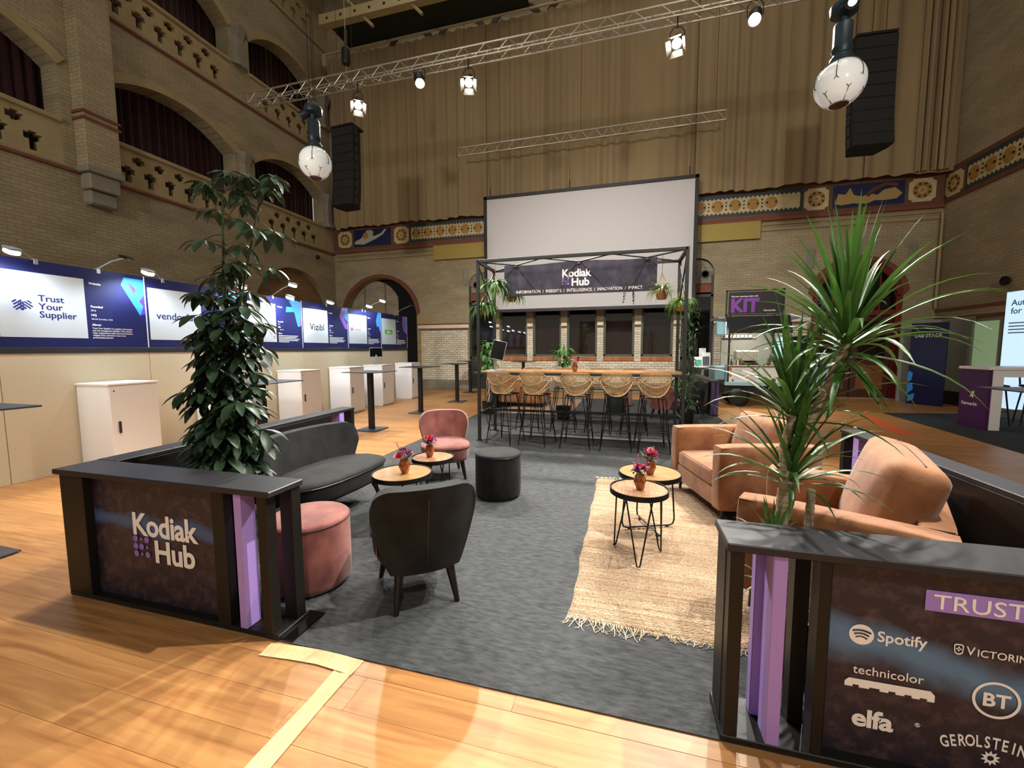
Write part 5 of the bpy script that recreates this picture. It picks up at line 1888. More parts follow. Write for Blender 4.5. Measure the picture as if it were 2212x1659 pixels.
# ================================================================== SPONSOR WALL ON THE LEFT
NAVY = mat('navy_print', '#1e2358', .55, spec=.3, noise=(2, (1, 1, 1), .5), col2='#181a42')
PLY = mat('birch_panel', '#cfc2a6', .6, noise=(60, (1, 1, 1), .4), col2='#bfae8c', coords='w')
BOARDW = mat('white_board', '#c0c8cc', .8, spec=.2)
INKN = mat('navy_ink', '#22276a', .5)
INKD = mat('dark_ink', '#151029', .5)
SKYB = mat('print_sky_blue', '#3a93e6', .4)
VIOL = mat('print_violet', '#5a35b8', .4)
LILA = mat('print_lilac', '#9463d8', .4)
DTRIM = mat('dark_trim', '#2a2c33', .5)
SY = [1.30, 2.765, 4.23, 5.70, 7.17, 8.68, 10.15, 11.62]
ew = thing('exhibition_wall', 'long sponsor wall of birch panels below navy company prints along the left aisle', 'exhibition wall', (-6.42, 2.67, 0), R(1.146))
def WT(s, z, d=0):       # frame on the wall face: x along the wall, y up, facing the aisle
    return TR(d, s - 2.67, z, R(90), 0, R(90))
mb = MB()
panels = []
for i in range(7):
    a, b = SY[i] - 2.67, SY[i + 1] - 2.67
    MB().span(-.12, 0, a + .003, b - .003, 0, 1.425, b=.002).build('base_panel', PLY, ew)
    MB().span(-.12, .012, a + .002, b - .002, 1.425, 1.495, b=.003).build('trim_rail', DTRIM, ew)
    p = MB().span(-.12, 0, a + .006, b - .006, 1.495, 2.47, b=.002).build('print_panel', NAVY, ew)
    panels.append(p)
    MB().span(-.012, .004, b - .006, b + .006, 1.495, 2.47).build('seam_profile', mat('seam_white', '#cfd2da', .5), ew)
    w = MB().span(0, .003, a + .035, a + .79, 1.605, 2.33).build('logo_board', BOARDW, p)
    s0 = SY[i] + .84
    for z, t_ in ((2.275, 'Website'), (1.99, 'Founded'), (1.885, 'HQ'), (1.765, 'About')):
        text(t_, .036, WHITEP, p, WT(s0, z, .002), .02)
    text({1: '2016'}.get(i, '2015'), .026, WHITEP, p, WT(s0, 1.945, .002), .0)
    text({1: 'North Carolina, USA'}.get(i, 'London, UK'), .026, WHITEP, p, WT(s0, 1.84, .002), .0)
    if i == 1:
        text('Trust Your Supplier is a supplier information\nand risk management platform. Our solution\nhelps organizations make informed decisions,\nmitigate risks, and foster trust in the\nprocurement process.', .028, WHITEP, p, WT(s0, 1.725, .002), .004, sx=.86, line=1.05)
    else:
        for k_ in range(5):
            MB().span(.001, .003, s0 - 2.67, s0 - 2.67 + (.50, .46, .54, .50, .26)[k_], 1.725 - k_ * .030, 1.737 - k_ * .030).build('text_line', WHITEP, p)
    # faceted colour shape in the upper right corner
    u0 = SY[i + 1]
    shapes = {
        0: [([(-.35, 2.43), (-.02, 2.43), (-.02, 1.95), (-.2, 2.0), (-.35, 2.3)], SKYB)],
        1: [([(-.24, 2.42), (-.01, 2.42), (-.01, 2.20), (-.075, 2.12), (-.03, 2.06), (-.075, 1.93), (-.28, 2.32)], SKYB), ([(-.01, 2.22), (-.01, 1.96), (-.075, 1.93), (-.03, 2.06), (-.075, 2.12)], VIOL), ([(-.20, 2.37), (-.105, 2.28), (-.135, 2.21)], VIOL)],
        2: [([(-.3, 2.43), (-.01, 2.43), (-.01, 2.1), (-.18, 1.98)], SKYB)],
        3: [([(-.33, 2.43), (-.20, 2.46), (-.02, 2.43), (-.02, 2.20), (-.06, 1.93), (-.12, 1.93), (-.20, 2.22), (-.42, 2.2), (-.40, 2.31), (-.25, 2.31)], SKYB), ([(-.02, 2.20), (-.015, 1.96), (-.06, 1.93)], mat('print_magenta', '#a03a9a', .4))],
        4: [([(-.20, 2.45), (-.01, 2.45), (-.01, 2.30), (-.12, 2.28), (-.14, 2.2), (-.01, 2.05), (-.01, 1.95), (-.10, 1.95), (-.30, 2.24)], LILA), ([(-.10, 2.45), (-.01, 2.45), (-.01, 2.12), (-.14, 2.22)], SKYB)],
        5: [([(-.14, 2.46), (-.01, 2.46), (-.01, 2.0), (-.06, 1.94), (-.12, 2.1), (-.2, 2.06), (-.24, 2.22)], SKYB), ([(-.06, 1.94), (-.01, 1.92), (-.01, 2.0)], VIOL)],
        6: [([(-.26, 2.46), (-.01, 2.46), (-.01, 2.36), (-.14, 2.3), (-.16, 2.16), (-.01, 2.02), (-.01, 1.93), (-.2, 2.0), (-.28, 2.2)], LILA), ([(-.12, 2.4), (-.01, 2.36), (-.01, 2.02), (-.13, 2.12)], SKYB)]}
    for qi, (poly, m) in enumerate(shapes[i]):
        q = MB(); holed(q, [(u + u0 - 2.67, z) for u, z in poly], [], lambda u, v, d: (.001 + d + .0006 * qi, u, v), .001)
        q.build('colour_shape', m, p)
# logos on the boards
P1 = panels[1]
for r, (ln, off) in enumerate(((.045, .0), (.085, -.012), (.11, .0), (.085, .012), (.045, 0))):       # striped diamond mark
    for sd_, dx_ in ((1, 0), (-1, .07)):
        q = MB().span(-ln / 2, ln / 2, -.0075, .0075, 0, .001)
        q.build('logo_bar', INKN, P1, None, WT(2.955, 1.952, .0035 + .0004 * (sd_ > 0)) @ TR(dx_ * 1.0, 0) @ TR(rz=R(40 * sd_)) @ TR(off + sd_ * .01, (r - 2) * .026))
text('Trust\nYour\nSupplier', .102, INKN, P1, WT(3.125, 2.015, .0035), .02, sx=1.0, line=.90)
text('vendorful', .145, INKN, panels[2], WT(4.36, 1.90, .0035), .014)
text('vertice', .145, INKD, panels[3], WT(5.94, 1.89, .0035), .010)
text('Vizibl', .21, INKD, panels[4], WT(7.39, 1.88, .0035), .012)
mm_ = mat('pink_mark', '#c9508c', .5)
q = MB()
for k_ in range(2):
    q.tube([(-.05 + k_ * .05, .04, 0), (-.025 + k_ * .05, -.04, 0), (0 + k_ * .05, .04, 0)], .006, 5)
q.build('logo_mark', mm_, panels[5], None, WT(8.84, 1.96, .004))
text('workfellow', .065, mat('grey_ink', '#8f9299', .5), panels[5], WT(8.94, 1.94, .0035), .01, sx=.95)
pill = [( .16 * (1 if abs(math.cos(a)) < 1e-9 else math.copysign(1, math.cos(a))) + .05 * math.cos(a), .065 * math.sin(a)) for a in [i * PI / 12 for i in range(24)]]
q = MB(); q.prism([(x, y) for x, y in pill], 0, .001); q.build('logo_pill', mat('green_mark', '#5fb838', .5), panels[6], None, WT(10.54, 1.955, .0035))
text('Zivio', .085, WHITEP, panels[6], WT(10.54, 1.925, .0048), .01, 'CENTER')

# arm spotlights clamped to the wall top
LEDW = (.80, .91, 1.0)
ARMM = mat('grey_lamp_metal', '#a8adb2', .4, .6)
EMIT = mat('lamp_lens_cool', '#eef6ff', .5, emis=28)
def wall_lamp(i, base_y, head, on=True, label=''):
    bx = -6.42 - .02 * (base_y - 2.67) - .03
    t = thing('arm_spotlight', label, 'spotlight', (bx, base_y, 2.47), 0, 'arm spotlights on the sponsor wall')
    h = Vector(head) - Vector((bx, base_y, 2.47))
    MB().span(-.03, .035, -.02, .02, -.045, .015, b=.004).build('clamp', ARMM, t)
    MB().tube([(0, 0, .01), tuple(h * .5 + Vector((0, 0, .03))), tuple(h)], .007, 6).build('arm', ARMM, t)
    T = Matrix.Translation(h)
    MB().cushion((0, 0, 0), (.15, .10, .035), .015, (0, 0), 4, 0, TR(ry=R(18))).build('head', ARMM if on else LEGM, t, 50, T)
    if on:
        MB().cushion((0, 0, -.034), (.135, .09, .045), .02, (.006, 0), 4, 0, TR(ry=R(18))).build('lens', EMIT, t, None, T)
        tg_ = (bx + .03, head[1] + .1, 1.1)
        light('arm_spot_light', 'SPOT', (head[0], head[1], head[2] - .04), tg_, 400, LEDW, .05, 150, .9)
heads = [(3.14, (-6.08, 2.80, 2.50), True, 'lit arm spotlight above the first navy print, nearest the camera'),
         (3.72, (-6.30, 3.95, 2.66), False, 'switched-off arm spotlight above the first navy print'),
         (4.48, (-6.08, 4.05, 2.50), True, 'lit arm spotlight over the seam between first and second navy prints'),
         (5.55, (-6.10, 5.45, 2.52), True, 'lit arm spotlight hidden in the crown of the umbrella plant'),
         (6.45, (-6.08, 6.52, 2.70), True, 'lit arm spotlight rising above the third navy print'),
         (6.95, (-6.10, 6.46, 2.46), True, 'lit arm spotlight low beside the third navy print'),
         (7.95, (-6.10, 7.56, 2.49), True, 'lit arm spotlight above the fourth navy print'),
         (9.43, (-6.10, 9.55, 2.74), True, 'lit arm spotlight above the fifth navy print'),
         (9.30, (-6.20, 9.10, 2.56), True, 'small lit arm spotlight left of the fifth navy print'),
         (10.9, (-6.10, 11.0, 2.74), False, 'slim arm spotlight at the far end of the sponsor wall')]
for i, (b_, h_, on_, lb) in enumerate(heads):
    wall_lamp(i, b_, h_, on_, lb)

# white cabinets along the wall
WLAC = mat('white_laminate', '#e6e4e2', .35)
def make_cabinet():
    t = thing('storage_cabinet', 'x', 'cabinet', (0, 0, 0), 0, 'white cabinets along the sponsor wall')
    MB().span(-.27, .25, -.27, .27, .0, 1.035, b=.003).build('body', WLAC, t)
    MB().span(-.28, .275, -.28, .28, 1.035, 1.06, b=.003).build('top_board', WLAC, t)
    d = MB().span(.25, .268, -.265, .265, .03, 1.03, b=.002).build('door', WLAC, t)
    MB().span(.268, .285, -.20, -.175, .46, .60, b=.004).build('handle', mat('dark_handle', '#3b3a3c', .4, .5), d)
    MB().lathe([(0, 0), (.008, 0), (.008, .004), (0, .004)], 8, 0, TR(.268, -.22, .97, 0, R(90))).build('lock', MATS['dark_handle'], d)
    return t
cab = make_cabinet()
for i, y in enumerate((3.65, 5.10, 6.70, 8.18, 9.50, 11.06)):
    o = cab if i == 0 else copy_tree(cab)
    o.location = (-6.42 - .02 * (y - 2.67) + .30, y, 0); o.rotation_euler[2] = R(1.146)
    o['label'] = ['white laminate cabinet below the first navy print, nearest the camera', 'white laminate cabinet hidden behind the umbrella plant', 'white laminate cabinet just right of the umbrella plant', 'white laminate cabinet, third from the far end of the sponsor wall', 'white laminate cabinet with a small black screen standing on it', 'white laminate cabinet at the far end of the sponsor wall'][i]
m5 = thing('monitor', 'small black screen on a white cabinet by the sponsor wall', 'monitor', (-6.22, 9.35, 1.06), R(40))
MB().span(-.08, .08, -.08, .08, 0, .01, b=.003).build('base', SP, m5)
MB().span(-.02, .02, -.012, .012, .01, .26).build('stand', SP, m5)
MB().span(-.16, .16, -.03, -.008, .2, .44, b=.004, M=TR(rx=R(-6))).build('housing', SP, m5)
MB().span(-.15, .15, -.0325, -.0305, .21, .43, M=TR(rx=R(-6))).build('screen', MATS['black_screen'], m5)

# high tables
TTOP = mat('anthracite_table', '#3c3f45', .4)
def make_high_table():
    t = thing('high_table', 'x', 'table', (0, 0, 0), 0, 'square high tables in the aisle')
    MB().span(-.34, .34, -.34, .34, 1.048, 1.062, b=.002).build('top', TTOP, t)
    MB().span(-.12, .12, -.12, .12, 1.03, 1.048).build('top_plate', BLACKM, t)
    MB().span(-.042, .042, -.042, .042, .012, 1.035, b=.003).build('column', BLACKM, t)
    MB().span(-.215, .215, -.215, .215, .008, .02, b=.002).build('base_plate', TTOP, t)
    for sx in (-1, 1):
        for sy in (-1, 1):
            MB().lathe([(0, 0), (.014, 0), (.014, .009), (0, .009)], 8, 0, TR(sx * .18, sy * .18, 0)).build('foot', BLACKM, t)
    return t
ht = make_high_table()
hts = [(-4.40, 1.60, 'anthracite square high table cut off by the left edge of the picture'), (-4.37, 4.08, 'anthracite square high table right behind the umbrella plant'), (-4.42, 6.44, 'anthracite square high table between the sponsor wall and the pink chair'), (-4.50, 8.46, 'anthracite square high table behind the pink chair'), (-4.47, 10.52, 'anthracite square high table farther down the aisle, before the brick pier'), (-5.00, 12.9, 'anthracite square high table against the pale brick back wall'), (-3.1, 12.65, 'anthracite square high table below the back windows'), (3.72, 4.80, 'square high table cut off by the right edge of the picture')]
for i, (x, y, lb) in enumerate(hts):
    o = ht if i == 0 else copy_tree(ht)
    o.location = (x, y, 0); o['label'] = lb

# beige tape on the floor
TAPE = mat('beige_tape', '#d8bf8e', .7, noise=(20, (3, .4, 1), .5), col2='#bda06c', bump=(30, (3, .5, 1), .5))
def tape(label, pts, w, seed):
    rr_ = random.Random(seed)
    L, Rr = [], []
    n = len(pts)
    for i in range(n):
        d = Vector(pts[min(i + 1, n - 1)]) - Vector(pts[max(i - 1, 0)])
        d = Vector((d.x, d.y, 0)).normalized(); s_ = Vector((-d.y, d.x, 0))
        L.append(Vector((*pts[i], 0)) + s_ * (w / 2 + rr_.uniform(-.004, .004)))
        Rr.append(Vector((*pts[i], 0)) - s_ * (w / 2 + rr_.uniform(-.004, .004)))
    mb = MB()
    def f(u, v):
        i = min(int(u * (n - 1)), n - 2); q = u * (n - 1) - i
        a = L[i].lerp(L[i + 1], q); b = Rr[i].lerp(Rr[i + 1], q)
        p = a.lerp(b, v)
        return (p.x, p.y, .0035 + .002 * math.sin(v * 3.1 * 2 + u * 2))
    mb.grid(f, (n - 1) * 3, 8)
    o = mb.build('floor_tape', TAPE, None, 60)
    tag(o, label, 'tape', 'beige floor tape')
tape('beige tape strip along the carpet edge at the left partition', [(-1.66, 1.495), (-1.5, 1.505), (-1.35, 1.515), (-1.15, 1.505)], .085, 1)
tape('long beige tape strip running toward the camera from the carpet edge', [(-1.20, 1.52), (-1.20, 1.3), (-1.205, 1.05), (-1.20, .8), (-1.20, .4)], .085, 2)

# ================================================================== RIGGING
def truss(name, label, x0, x1, y, z0, sec, pitch, four=True, r=.020):
    t = thing(name, label, 'truss', ((x0 + x1) / 2, y, z0))
    L = x1 - x0
    ys = (-sec / 2, sec / 2) if four else (0,)
    ch = MB().tube([(-L / 2, 0, 0), (L / 2, 0, 0)], r, 8).mesh('chord', STEEL, 50)
    for yy_ in ys:
        for zz in (0, sec):
            place('chord', ch, t, TR(0, yy_, zz))
    n = int(L / pitch)
    p = L / n
    br = MB().tube([(0, 0, 0), (p / 2, 0, sec)], r * .42, 6).mesh('brace', STEEL, 50)
    br2 = MB().tube([(0, 0, sec), (p / 2, 0, 0)], r * .42, 6).mesh('brace', STEEL, 50)
    for yy_ in ys:
        for i in range(n):
            place('brace', br, t, TR(-L / 2 + i * p, yy_, 0))
            place('brace', br2, t, TR(-L / 2 + (i + .5) * p, yy_, 0))
    if four:
        b3 = MB().tube([(0, -sec / 2, 0), (p / 2, sec / 2, 0)], r * .42, 6).mesh('brace', STEEL, 50)
        b4 = MB().tube([(0, sec / 2, 0), (p / 2, -sec / 2, 0)], r * .42, 6).mesh('brace', STEEL, 50)
        for i in range(n):
            place('brace', b3, t, TR(-L / 2 + i * p, 0, 0))
            place('brace', b4, t, TR(-L / 2 + (i + .5) * p, 0, 0))
    for x in (-L / 2, L / 2):
        for yy_ in ys:
            MB().tube([(x, yy_, 0), (x, yy_, sec)], r * .5, 6).build('end_strut', STEEL, t)
    return t
truss('lighting_truss', 'long steel lighting truss with stage lamps crossing the hall high up', -9.4, 4.4, 9.0, 7.74, .235, .50)
truss('ladder_truss', 'short pale ladder truss hanging in front of the beige curtain', -5.35, 2.56, 13.0, 7.72, .25, .40, False, .022)
for i, x in enumerate((-5.1, -1.4, 2.3)):
    o = MB().tube([(x, 13.0, 8.0), (x, 13.0, 15.4)], .006, 4).build('suspension_wire', LEGM)
    tag(o, 'thin black wire holding the %s of the ladder truss' % ['left end', 'middle', 'right end'][i], 'wire', 'ladder truss wires')

LENSW = mat('lamp_lens_warm', '#fff3dc', .5, emis=30)
LAMPB = mat('lamp_housing', '#121315', .5)
BARN = mat('barn_door', '#77756f', .5, .3)
def stage_lamp(label, x, z, target, energy, kind, power_angle=55, y=8.8825, hang=7.745):
    t = thing('stage_lamp', label, 'stage lamp', (x, y, z), 0, 'stage lamps on the lighting truss')
    d = (Vector(target) - Vector((x, y, z))).normalized()
    M = d.to_track_quat('-Z', 'Y').to_matrix().to_4x4()
    MB().tube([(0, 0, hang - z), (0, 0, .26)], .014, 6).build('hook_clamp', LAMPB, t)
    MB().tube([(-.13, 0, .0), (-.13, 0, .18), (-.07, 0, .27), (.07, 0, .27), (.13, 0, .18), (.13, 0, .0)], .009, 6).build('yoke', LAMPB, t)
    if kind == 'par':
        MB().lathe([(0, .20), (.06, .20), (.105, .12), (.115, -.14), (.105, -.16), (.10, -.13), (0, -.12)], 20, 0, M).build('housing', LAMPB, t, 50)
        MB().lathe([(0, -.13), (.092, -.13), (.092, -.136), (0, -.136)], 20, 0, M).build('lens', LENSW, t)
    else:
        MB().lathe([(0, .30), (.06, .30), (.075, .24), (.11, .12), (.115, -.06), (.105, -.08), (.10, -.06), (0, -.05)], 20, 0, M).build('housing', LAMPB, t, 50)
        MB().lathe([(0, -.065), (.085, -.065), (.085, -.07), (0, -.07)], 20, 0, M).build('lens', LENSW, t)
        for k_ in range(4):
            M2 = M @ TR(rz=k_ * PI / 2)
            MB().add([(-.09, .10, -.08), (.09, .10, -.08), (.12, .17, -.24), (-.12, .17, -.24), (-.09, .103, -.08), (.09, .103, -.08), (.12, .173, -.24), (-.12, .173, -.24)], [[0, 1, 2, 3], [4, 5, 6, 7], [0, 1, 5, 4], [2, 3, 7, 6], [0, 3, 7, 4], [1, 2, 6, 5]], 0, M2).build('barn_door', BARN, t)
    p = Vector((x, y, z)) + d * .20
    light('hall_spot_light', 'SPOT', p, target, energy, WARM, .09, power_angle, .45)
    return t
stage_lamp('bright barn door lamp at the left of the truss, tilted to the right', -6.18, 7.22, (-2.2, 3.6, 0), 1300, 'fresnel', 60)
stage_lamp('black round par lamp with a white lens, left of the middle truss', -4.57, 7.50, (-2.0, 5.0, 0), 1100, 'par', 50)
stage_lamp('bright barn door lamp on the truss above the canopy frame', -3.39, 7.26, (-1.4, 3.0, 0), 1500, 'fresnel', 60)
stage_lamp('bright barn door lamp right of the middle of the truss', .85, 7.26, (-.9, 2.4, 0), 1800, 'fresnel', 62)
stage_lamp('black round par lamp at the right end of the truss', 2.17, 7.46, (.3, 3.2, 0), 1500, 'par', 52)
# chain hoist
ch_ = thing('chain_hoist', 'black chain hoist hanging above the left part of the truss', 'hoist', (-6.55, 9.0, 8.1))
MB().cushion((0, 0, .32), (.17, .17, .40), .05, (0, 0), 5).build('motor_body', LAMPB, ch_, 50)
MB().tube([(0, 0, .5), (.02, 0, .9)], .035, 6).build('chain_bag', mat('brown_bag', '#4a3a34', .9), ch_)
MB().tube([(0, 0, .5), (-.02, 0, 7.3)], .008, 5).build('chain', STEEL, ch_)
MB().tube([(0, 0, .14), (0, 0, -.14)], .01, 5).build('hook', STEEL, ch_)
# globe pendants
OPAL = mat('opal_glass', '#e4e8e6', .12, spec=.6, coat=.6, emis=.22)  # slight emission whitens the glass, the globe itself is unlit
BLUEM = mat('blue_grey_metal', '#2d3b44', .45, .4)
COPP = mat('copper_cap', '#5a3526', .5, .4)
def globe(label, x, y, z, bright):
    t = thing('globe_pendant', label, 'pendant lamp', (x, y, z), 0, 'opal globe pendants')
    r = .268
    prof = [(.11, -r * .93)] + [(r * math.sin(a), -r * math.cos(a)) for a in [PI * (.13 + .74 * i / 18) for i in range(19)]] + [(.10, r * .93)]
    MB().lathe(prof, 36).build('globe', OPAL, t, 60)
    MB().lathe([(0, -r * .97), (.085, -r * .97), (.112, -r * .91), (.105, -r * .88), (0, -r * .88)], 20).build('bottom_cap', COPP, t, 50)
    cg = MB()
    for k_ in range(6):
        a = k_ * PI / 3
        rr0 = r + .006
        pts = [(rr0 * math.sin(q) * math.cos(a), rr0 * math.sin(q) * math.sin(a), rr0 * math.cos(q)) for q in [.35 + i * .16 for i in range(9)]]
        cg.tube(pts, .005, 5)
        q = 1.63
        p0 = (rr0 * math.sin(q) * math.cos(a), rr0 * math.sin(q) * math.sin(a), rr0 * math.cos(q))
        for sg in (-1, 1):
            a2 = a + sg * PI / 6
            cg.tube([p0, (rr0 * math.sin(2.15) * math.cos(a2), rr0 * math.sin(2.15) * math.sin(a2), rr0 * math.cos(2.15)), (rr0 * math.sin(2.7) * math.cos(a2), rr0 * math.sin(2.7) * math.sin(a2), rr0 * math.cos(2.7))], .005, 5)
    cg.build('wire_cage', mat('thin_wire', '#4a463e', .6), t)
    MB().lathe([(.10, .25), (.125, .27), (.125, .30), (.095, .33), (.095, .36), (.115, .40), (.10, .44), (.10, .68), (.09, .70), (.04, .72)], 24).build('stem', BLUEM, t, 50)
    MB().lathe([(.05, .72), (.05, .80), (.14, .82), (.15, .90), (.13, .94), (.06, .98), (.03, 1.02)], 24).build('canopy', BLUEM, t, 50)
    for k_ in range(3):
        a = k_ * 2.1
        MB().tube([(.05 * math.cos(a), .05 * math.sin(a), .98), (.06 * math.cos(a), .06 * math.sin(a), 10.4)], .006, 4).build('suspension_wire', LAMPB, t)
    sd_ = Vector((-.2, -1, -.75)).normalized() if bright else Vector((-1, -.25, -.5)).normalized()
    for j in range(2 if bright else 1):
        off = Vector((.02 + .10 * j, -.13, .86 + .10 * j)) if bright else Vector((-.14, -.05, .80))
        M = Matrix.Translation(off) @ sd_.to_track_quat('-Z', 'Y').to_matrix().to_4x4()
        MB().lathe([(0, .12), (.05, .12), (.07, .05), (.075, -.06), (.065, -.06), (0, -.045)], 16, 0, M).build('spot_head', LAMPB, t, 50)
        MB().lathe([(0, -.05), (.055, -.05), (.055, -.055), (0, -.055)], 16, 0, M).build('spot_lens', LENSW, t)
        if bright:
            MB().add([(-.06, .075, -.06), (.06, .075, -.06), (.09, .13, -.18), (-.09, .13, -.18), (-.06, .078, -.06), (.06, .078, -.06), (.09, .133, -.18), (-.09, .133, -.18)], [[0, 1, 2, 3], [4, 5, 6, 7], [0, 1, 5, 4], [2, 3, 7, 6]], 0, M).build('spot_flap', BARN, t)
    return t
globe('opal glass globe pendant with wire cage on the left, below the truss', -5.28, 6.3, 4.70, False)
globe('opal glass globe pendant with bright spots on the right, before the speaker', 2.52, 6.3, 4.72, True)
light('globe_spot_light', 'SPOT', (2.5, 6.05, 5.5), (.2, 2.2, 0), 700, WARM, .06, 60, .5)
# line arrays
SPKM = mat('speaker_black', '#0e0f10', .6)
GRL = mat('speaker_grille', '#17191a', .7, noise=(200, (1, 1, 1), .6), col2='#0b0b0c')
def line_array(label, x, y, ztop, mir, yaw):
    t = thing('line_array', label, 'speaker', (x, y, ztop), yaw, 'line array speakers')
    MB().span(-.34, .34, -.22, .25, .0, .05, b=.01).build('flying_frame', LAMPB, t)
    for sx in (-1, 1):
        MB().tube([(sx * .25, 0, .03), (sx * .22, 0, 7.6)], .007, 4).build('suspension_wire', LAMPB, t)
    p = Vector((0, 0, -.01)); a = 0
    for i in range(9):
        h = .225
        M = Matrix.Translation(p) @ TR(rx=-a)
        b = MB()
        w = .35
        poly = [(-w, -.20), (w, -.20), (w, -.02), (w * .68, .22), (-w * .68, .22), (-w, -.02)]
        b.prism(poly, -h + .006, 0, 0, M)
        bx_ = b.build('cabinet', SPKM, t)
        MB().span(-w + .015, w - .015, -.208, -.2, -h + .015, -.01, M=M).build('grille', GRL, bx_)
        for sx in (-1, 1):
            MB().span(sx * (w + .004) - .012, sx * (w + .004) + .012, -.12, -.05, -h * .9, -h * .1, M=M).build('rigging_plate', mat('rig_grey', '#3a3b3c', .5, .4), bx_)
        a += R(.3 + .6 * max(0, i - 4))
        p = p + Vector((0, math.sin(a) * h * 0.0, 0)) + (TR(rx=-a).to_3x3() @ Vector((0, 0, -h)))
    return t
line_array('black line array speaker hanging at the left, behind the globe pendant', -7.25, 9.9, 7.28, False, R(-4))
line_array('black line array speaker hanging at the right, partly behind the globe pendant', 4.42, 9.9, 7.28, True, R(4))
# projection screen
sn = thing('projection_screen', 'large white projection screen in a black frame before the back wall', 'screen', (-1.30, 13.22, 2.66))
w_, h_ = 6.52, 3.76
MB().span(-w_ / 2 + .08, w_ / 2 - .08, -.02, 0, .08, h_ - .08).build('screen_cloth', mat('screen_white', '#bdbabb', .8), sn)
for a, b, c_, d_ in ((-w_ / 2, w_ / 2, 0, .1), (-w_ / 2, w_ / 2, h_ - .1, h_), (-w_ / 2, -w_ / 2 + .1, 0, h_), (w_ / 2 - .1, w_ / 2, 0, h_)):
    MB().span(a, b, -.05, .04, c_, d_, b=.006).build('frame_bar', mat('screen_frame', '#131416', .5), sn)
for x in (-w_ / 2 + .22, -.45, w_ / 2 - .25):
    MB().tube([(x, 0, h_), (x, 0, h_ + .25)], .015, 6).build('hook', LAMPB, sn)
    MB().tube([(x, 0, h_ + .2), (x, -.2, 5.1)], .005, 4).build('suspension_wire', LAMPB, sn)

# ================================================================== COFFEE VAN AND RIGHT SIDE
BLUEV = mat('pale_blue_van', '#8fb9c6', .3, coat=.3)
BLUEG = mat('dull_blue_van', '#74929a', .4)
MENU = mat('menu_print', '#d5d4d2', .5)
CHROME = mat('chrome', '#c8c9ca', .15, 1.0)
cv = thing('coffee_van', 'pale blue three-wheel coffee van with black hatch and purple letter sign on its roof', 'van', (2.42, 11.2, 0))
MB().span(0, 1.28, 0, .95, .53, 1.0, b=.01).build('counter_body', BLUEG, cv)
MB().span(-.02, 1.30, -.03, .02, .53, .62, b=.008).build('sill', BLUEV, cv)
mp_ = MB().span(.07, 1.27, -.012, 0, .62, 1.0).build('menu_panel', MENU, cv)
for cx_ in (.20, .62, .80):
    for r_ in range(6):
        MB().span(cx_, cx_ + (.15 if cx_ < .5 else .13 - .03 * (r_ % 2)), -.0135, -.012, .70 + r_ * .045, .707 + r_ * .045).build('menu_line', mat('menu_ink', '#8c8c8e', .6), mp_)
MB().span(.54, .63, -.013, -.012, .64, .92).build('menu_block', mat('menu_pink', '#d8bcc4', .6), mp_)
for x_, z_, r_, m_ in ((.10, .93, .035, '#b85b3c'), (.12, .86, .03, '#c77a55'), (.10, .78, .035, '#b9603d'), (.16, .66, .025, '#4a3428'), (1.05, .67, .05, '#5a4632'), (1.20, .82, .05, '#9a8a5a')):
    MB().lathe([(0, 0), (r_, 0), (r_, .002), (0, .002)], 12, 0, TR(x_, -.012, z_, R(90))).build('menu_picture', mat('menu_pic' + m_, m_, .6), mp_)
MB().span(.03, 1.30, -.06, .3, 1.0, 1.03, b=.005).build('counter_top', mat('brown_counter', '#7c6a5c', .4), cv)
MB().span(-.23, .0, .1, .9, .66, .99, b=.01).build('side_box', BLUEG, cv)
for x_, y_ in ((.05, .0), (-.18, .85), (1.28, .9)):
    MB().span(x_ - .018, x_ + .018, y_ - .018, y_ + .018, .6, 2.3).build('post', LAMPB, cv)
MB().span(-.22, 1.7, .0, .95, 2.17, 2.22, b=.01).build('roof', mat('grey_roof', '#8b9094', .4), cv)
MB().add([(-.05, -.02, 2.20), (1.32, -.02, 2.20), (1.26, -.42, 1.80), (-.04, -.42, 1.80), (-.05, -.05, 2.22), (1.32, -.05, 2.22), (1.26, -.45, 1.82), (-.04, -.45, 1.82)], [[0, 1, 2, 3], [4, 5, 6, 7], [0, 1, 5, 4], [2, 3, 7, 6], [0, 3, 7, 4], [1, 2, 6, 5]]).build('hatch', mat('hatch_black', '#1c1d1f', .5), cv)
MB().tube([(.15, -.2, 2.05), (.06, -.02, 1.55)], .012, 6).build('gas_strut', STEEL, cv)
MB().span(-.22, .0, .1, .35, 1.78, 2.12, b=.02).build('header_box', BLUEV, cv)
sg_ = MB().span(.0, 1.16, -.04, .0, 2.28, 2.80, b=.004).build('roof_sign', mat('sign_black', '#1d1a20', .5), cv)
for a, b, c_, d_ in ((-.06, 1.2, 2.24, 2.27), (-.06, 1.2, 2.82, 2.85), (-.06, -.03, 2.2, 2.85), (1.17, 1.2, 2.2, 2.85)):
    MB().span(a, b, -.03, .0, c_, d_).build('sign_frame', LAMPB, cv)
KP = mat('sign_purple', '#7a3a9c', .5)
text('KIT', .44, KP, sg_, TR(.04, -.042, 2.33, R(90)), .045, sx=.92)
text('Get your sourcing mojito with', .052, WHITEP, sg_, TR(.05, -.042, 2.68, R(90)), .01, sx=.9)
text('Fairmarkit', .06, WHITEP, sg_, TR(.76, -.042, 2.33, R(90)), .008)
MB().span(.1, 1.1, .1, .16, 2.13, 2.165).build('strip_lamp', mat('strip_lamp', '#fff4e4', .5, emis=6), cv)
light('van_strip_light', 'AREA', (3.0, 11.36, 2.12), (3.0, 11.2, 1.0), 45, (1, .95, .88), .5)
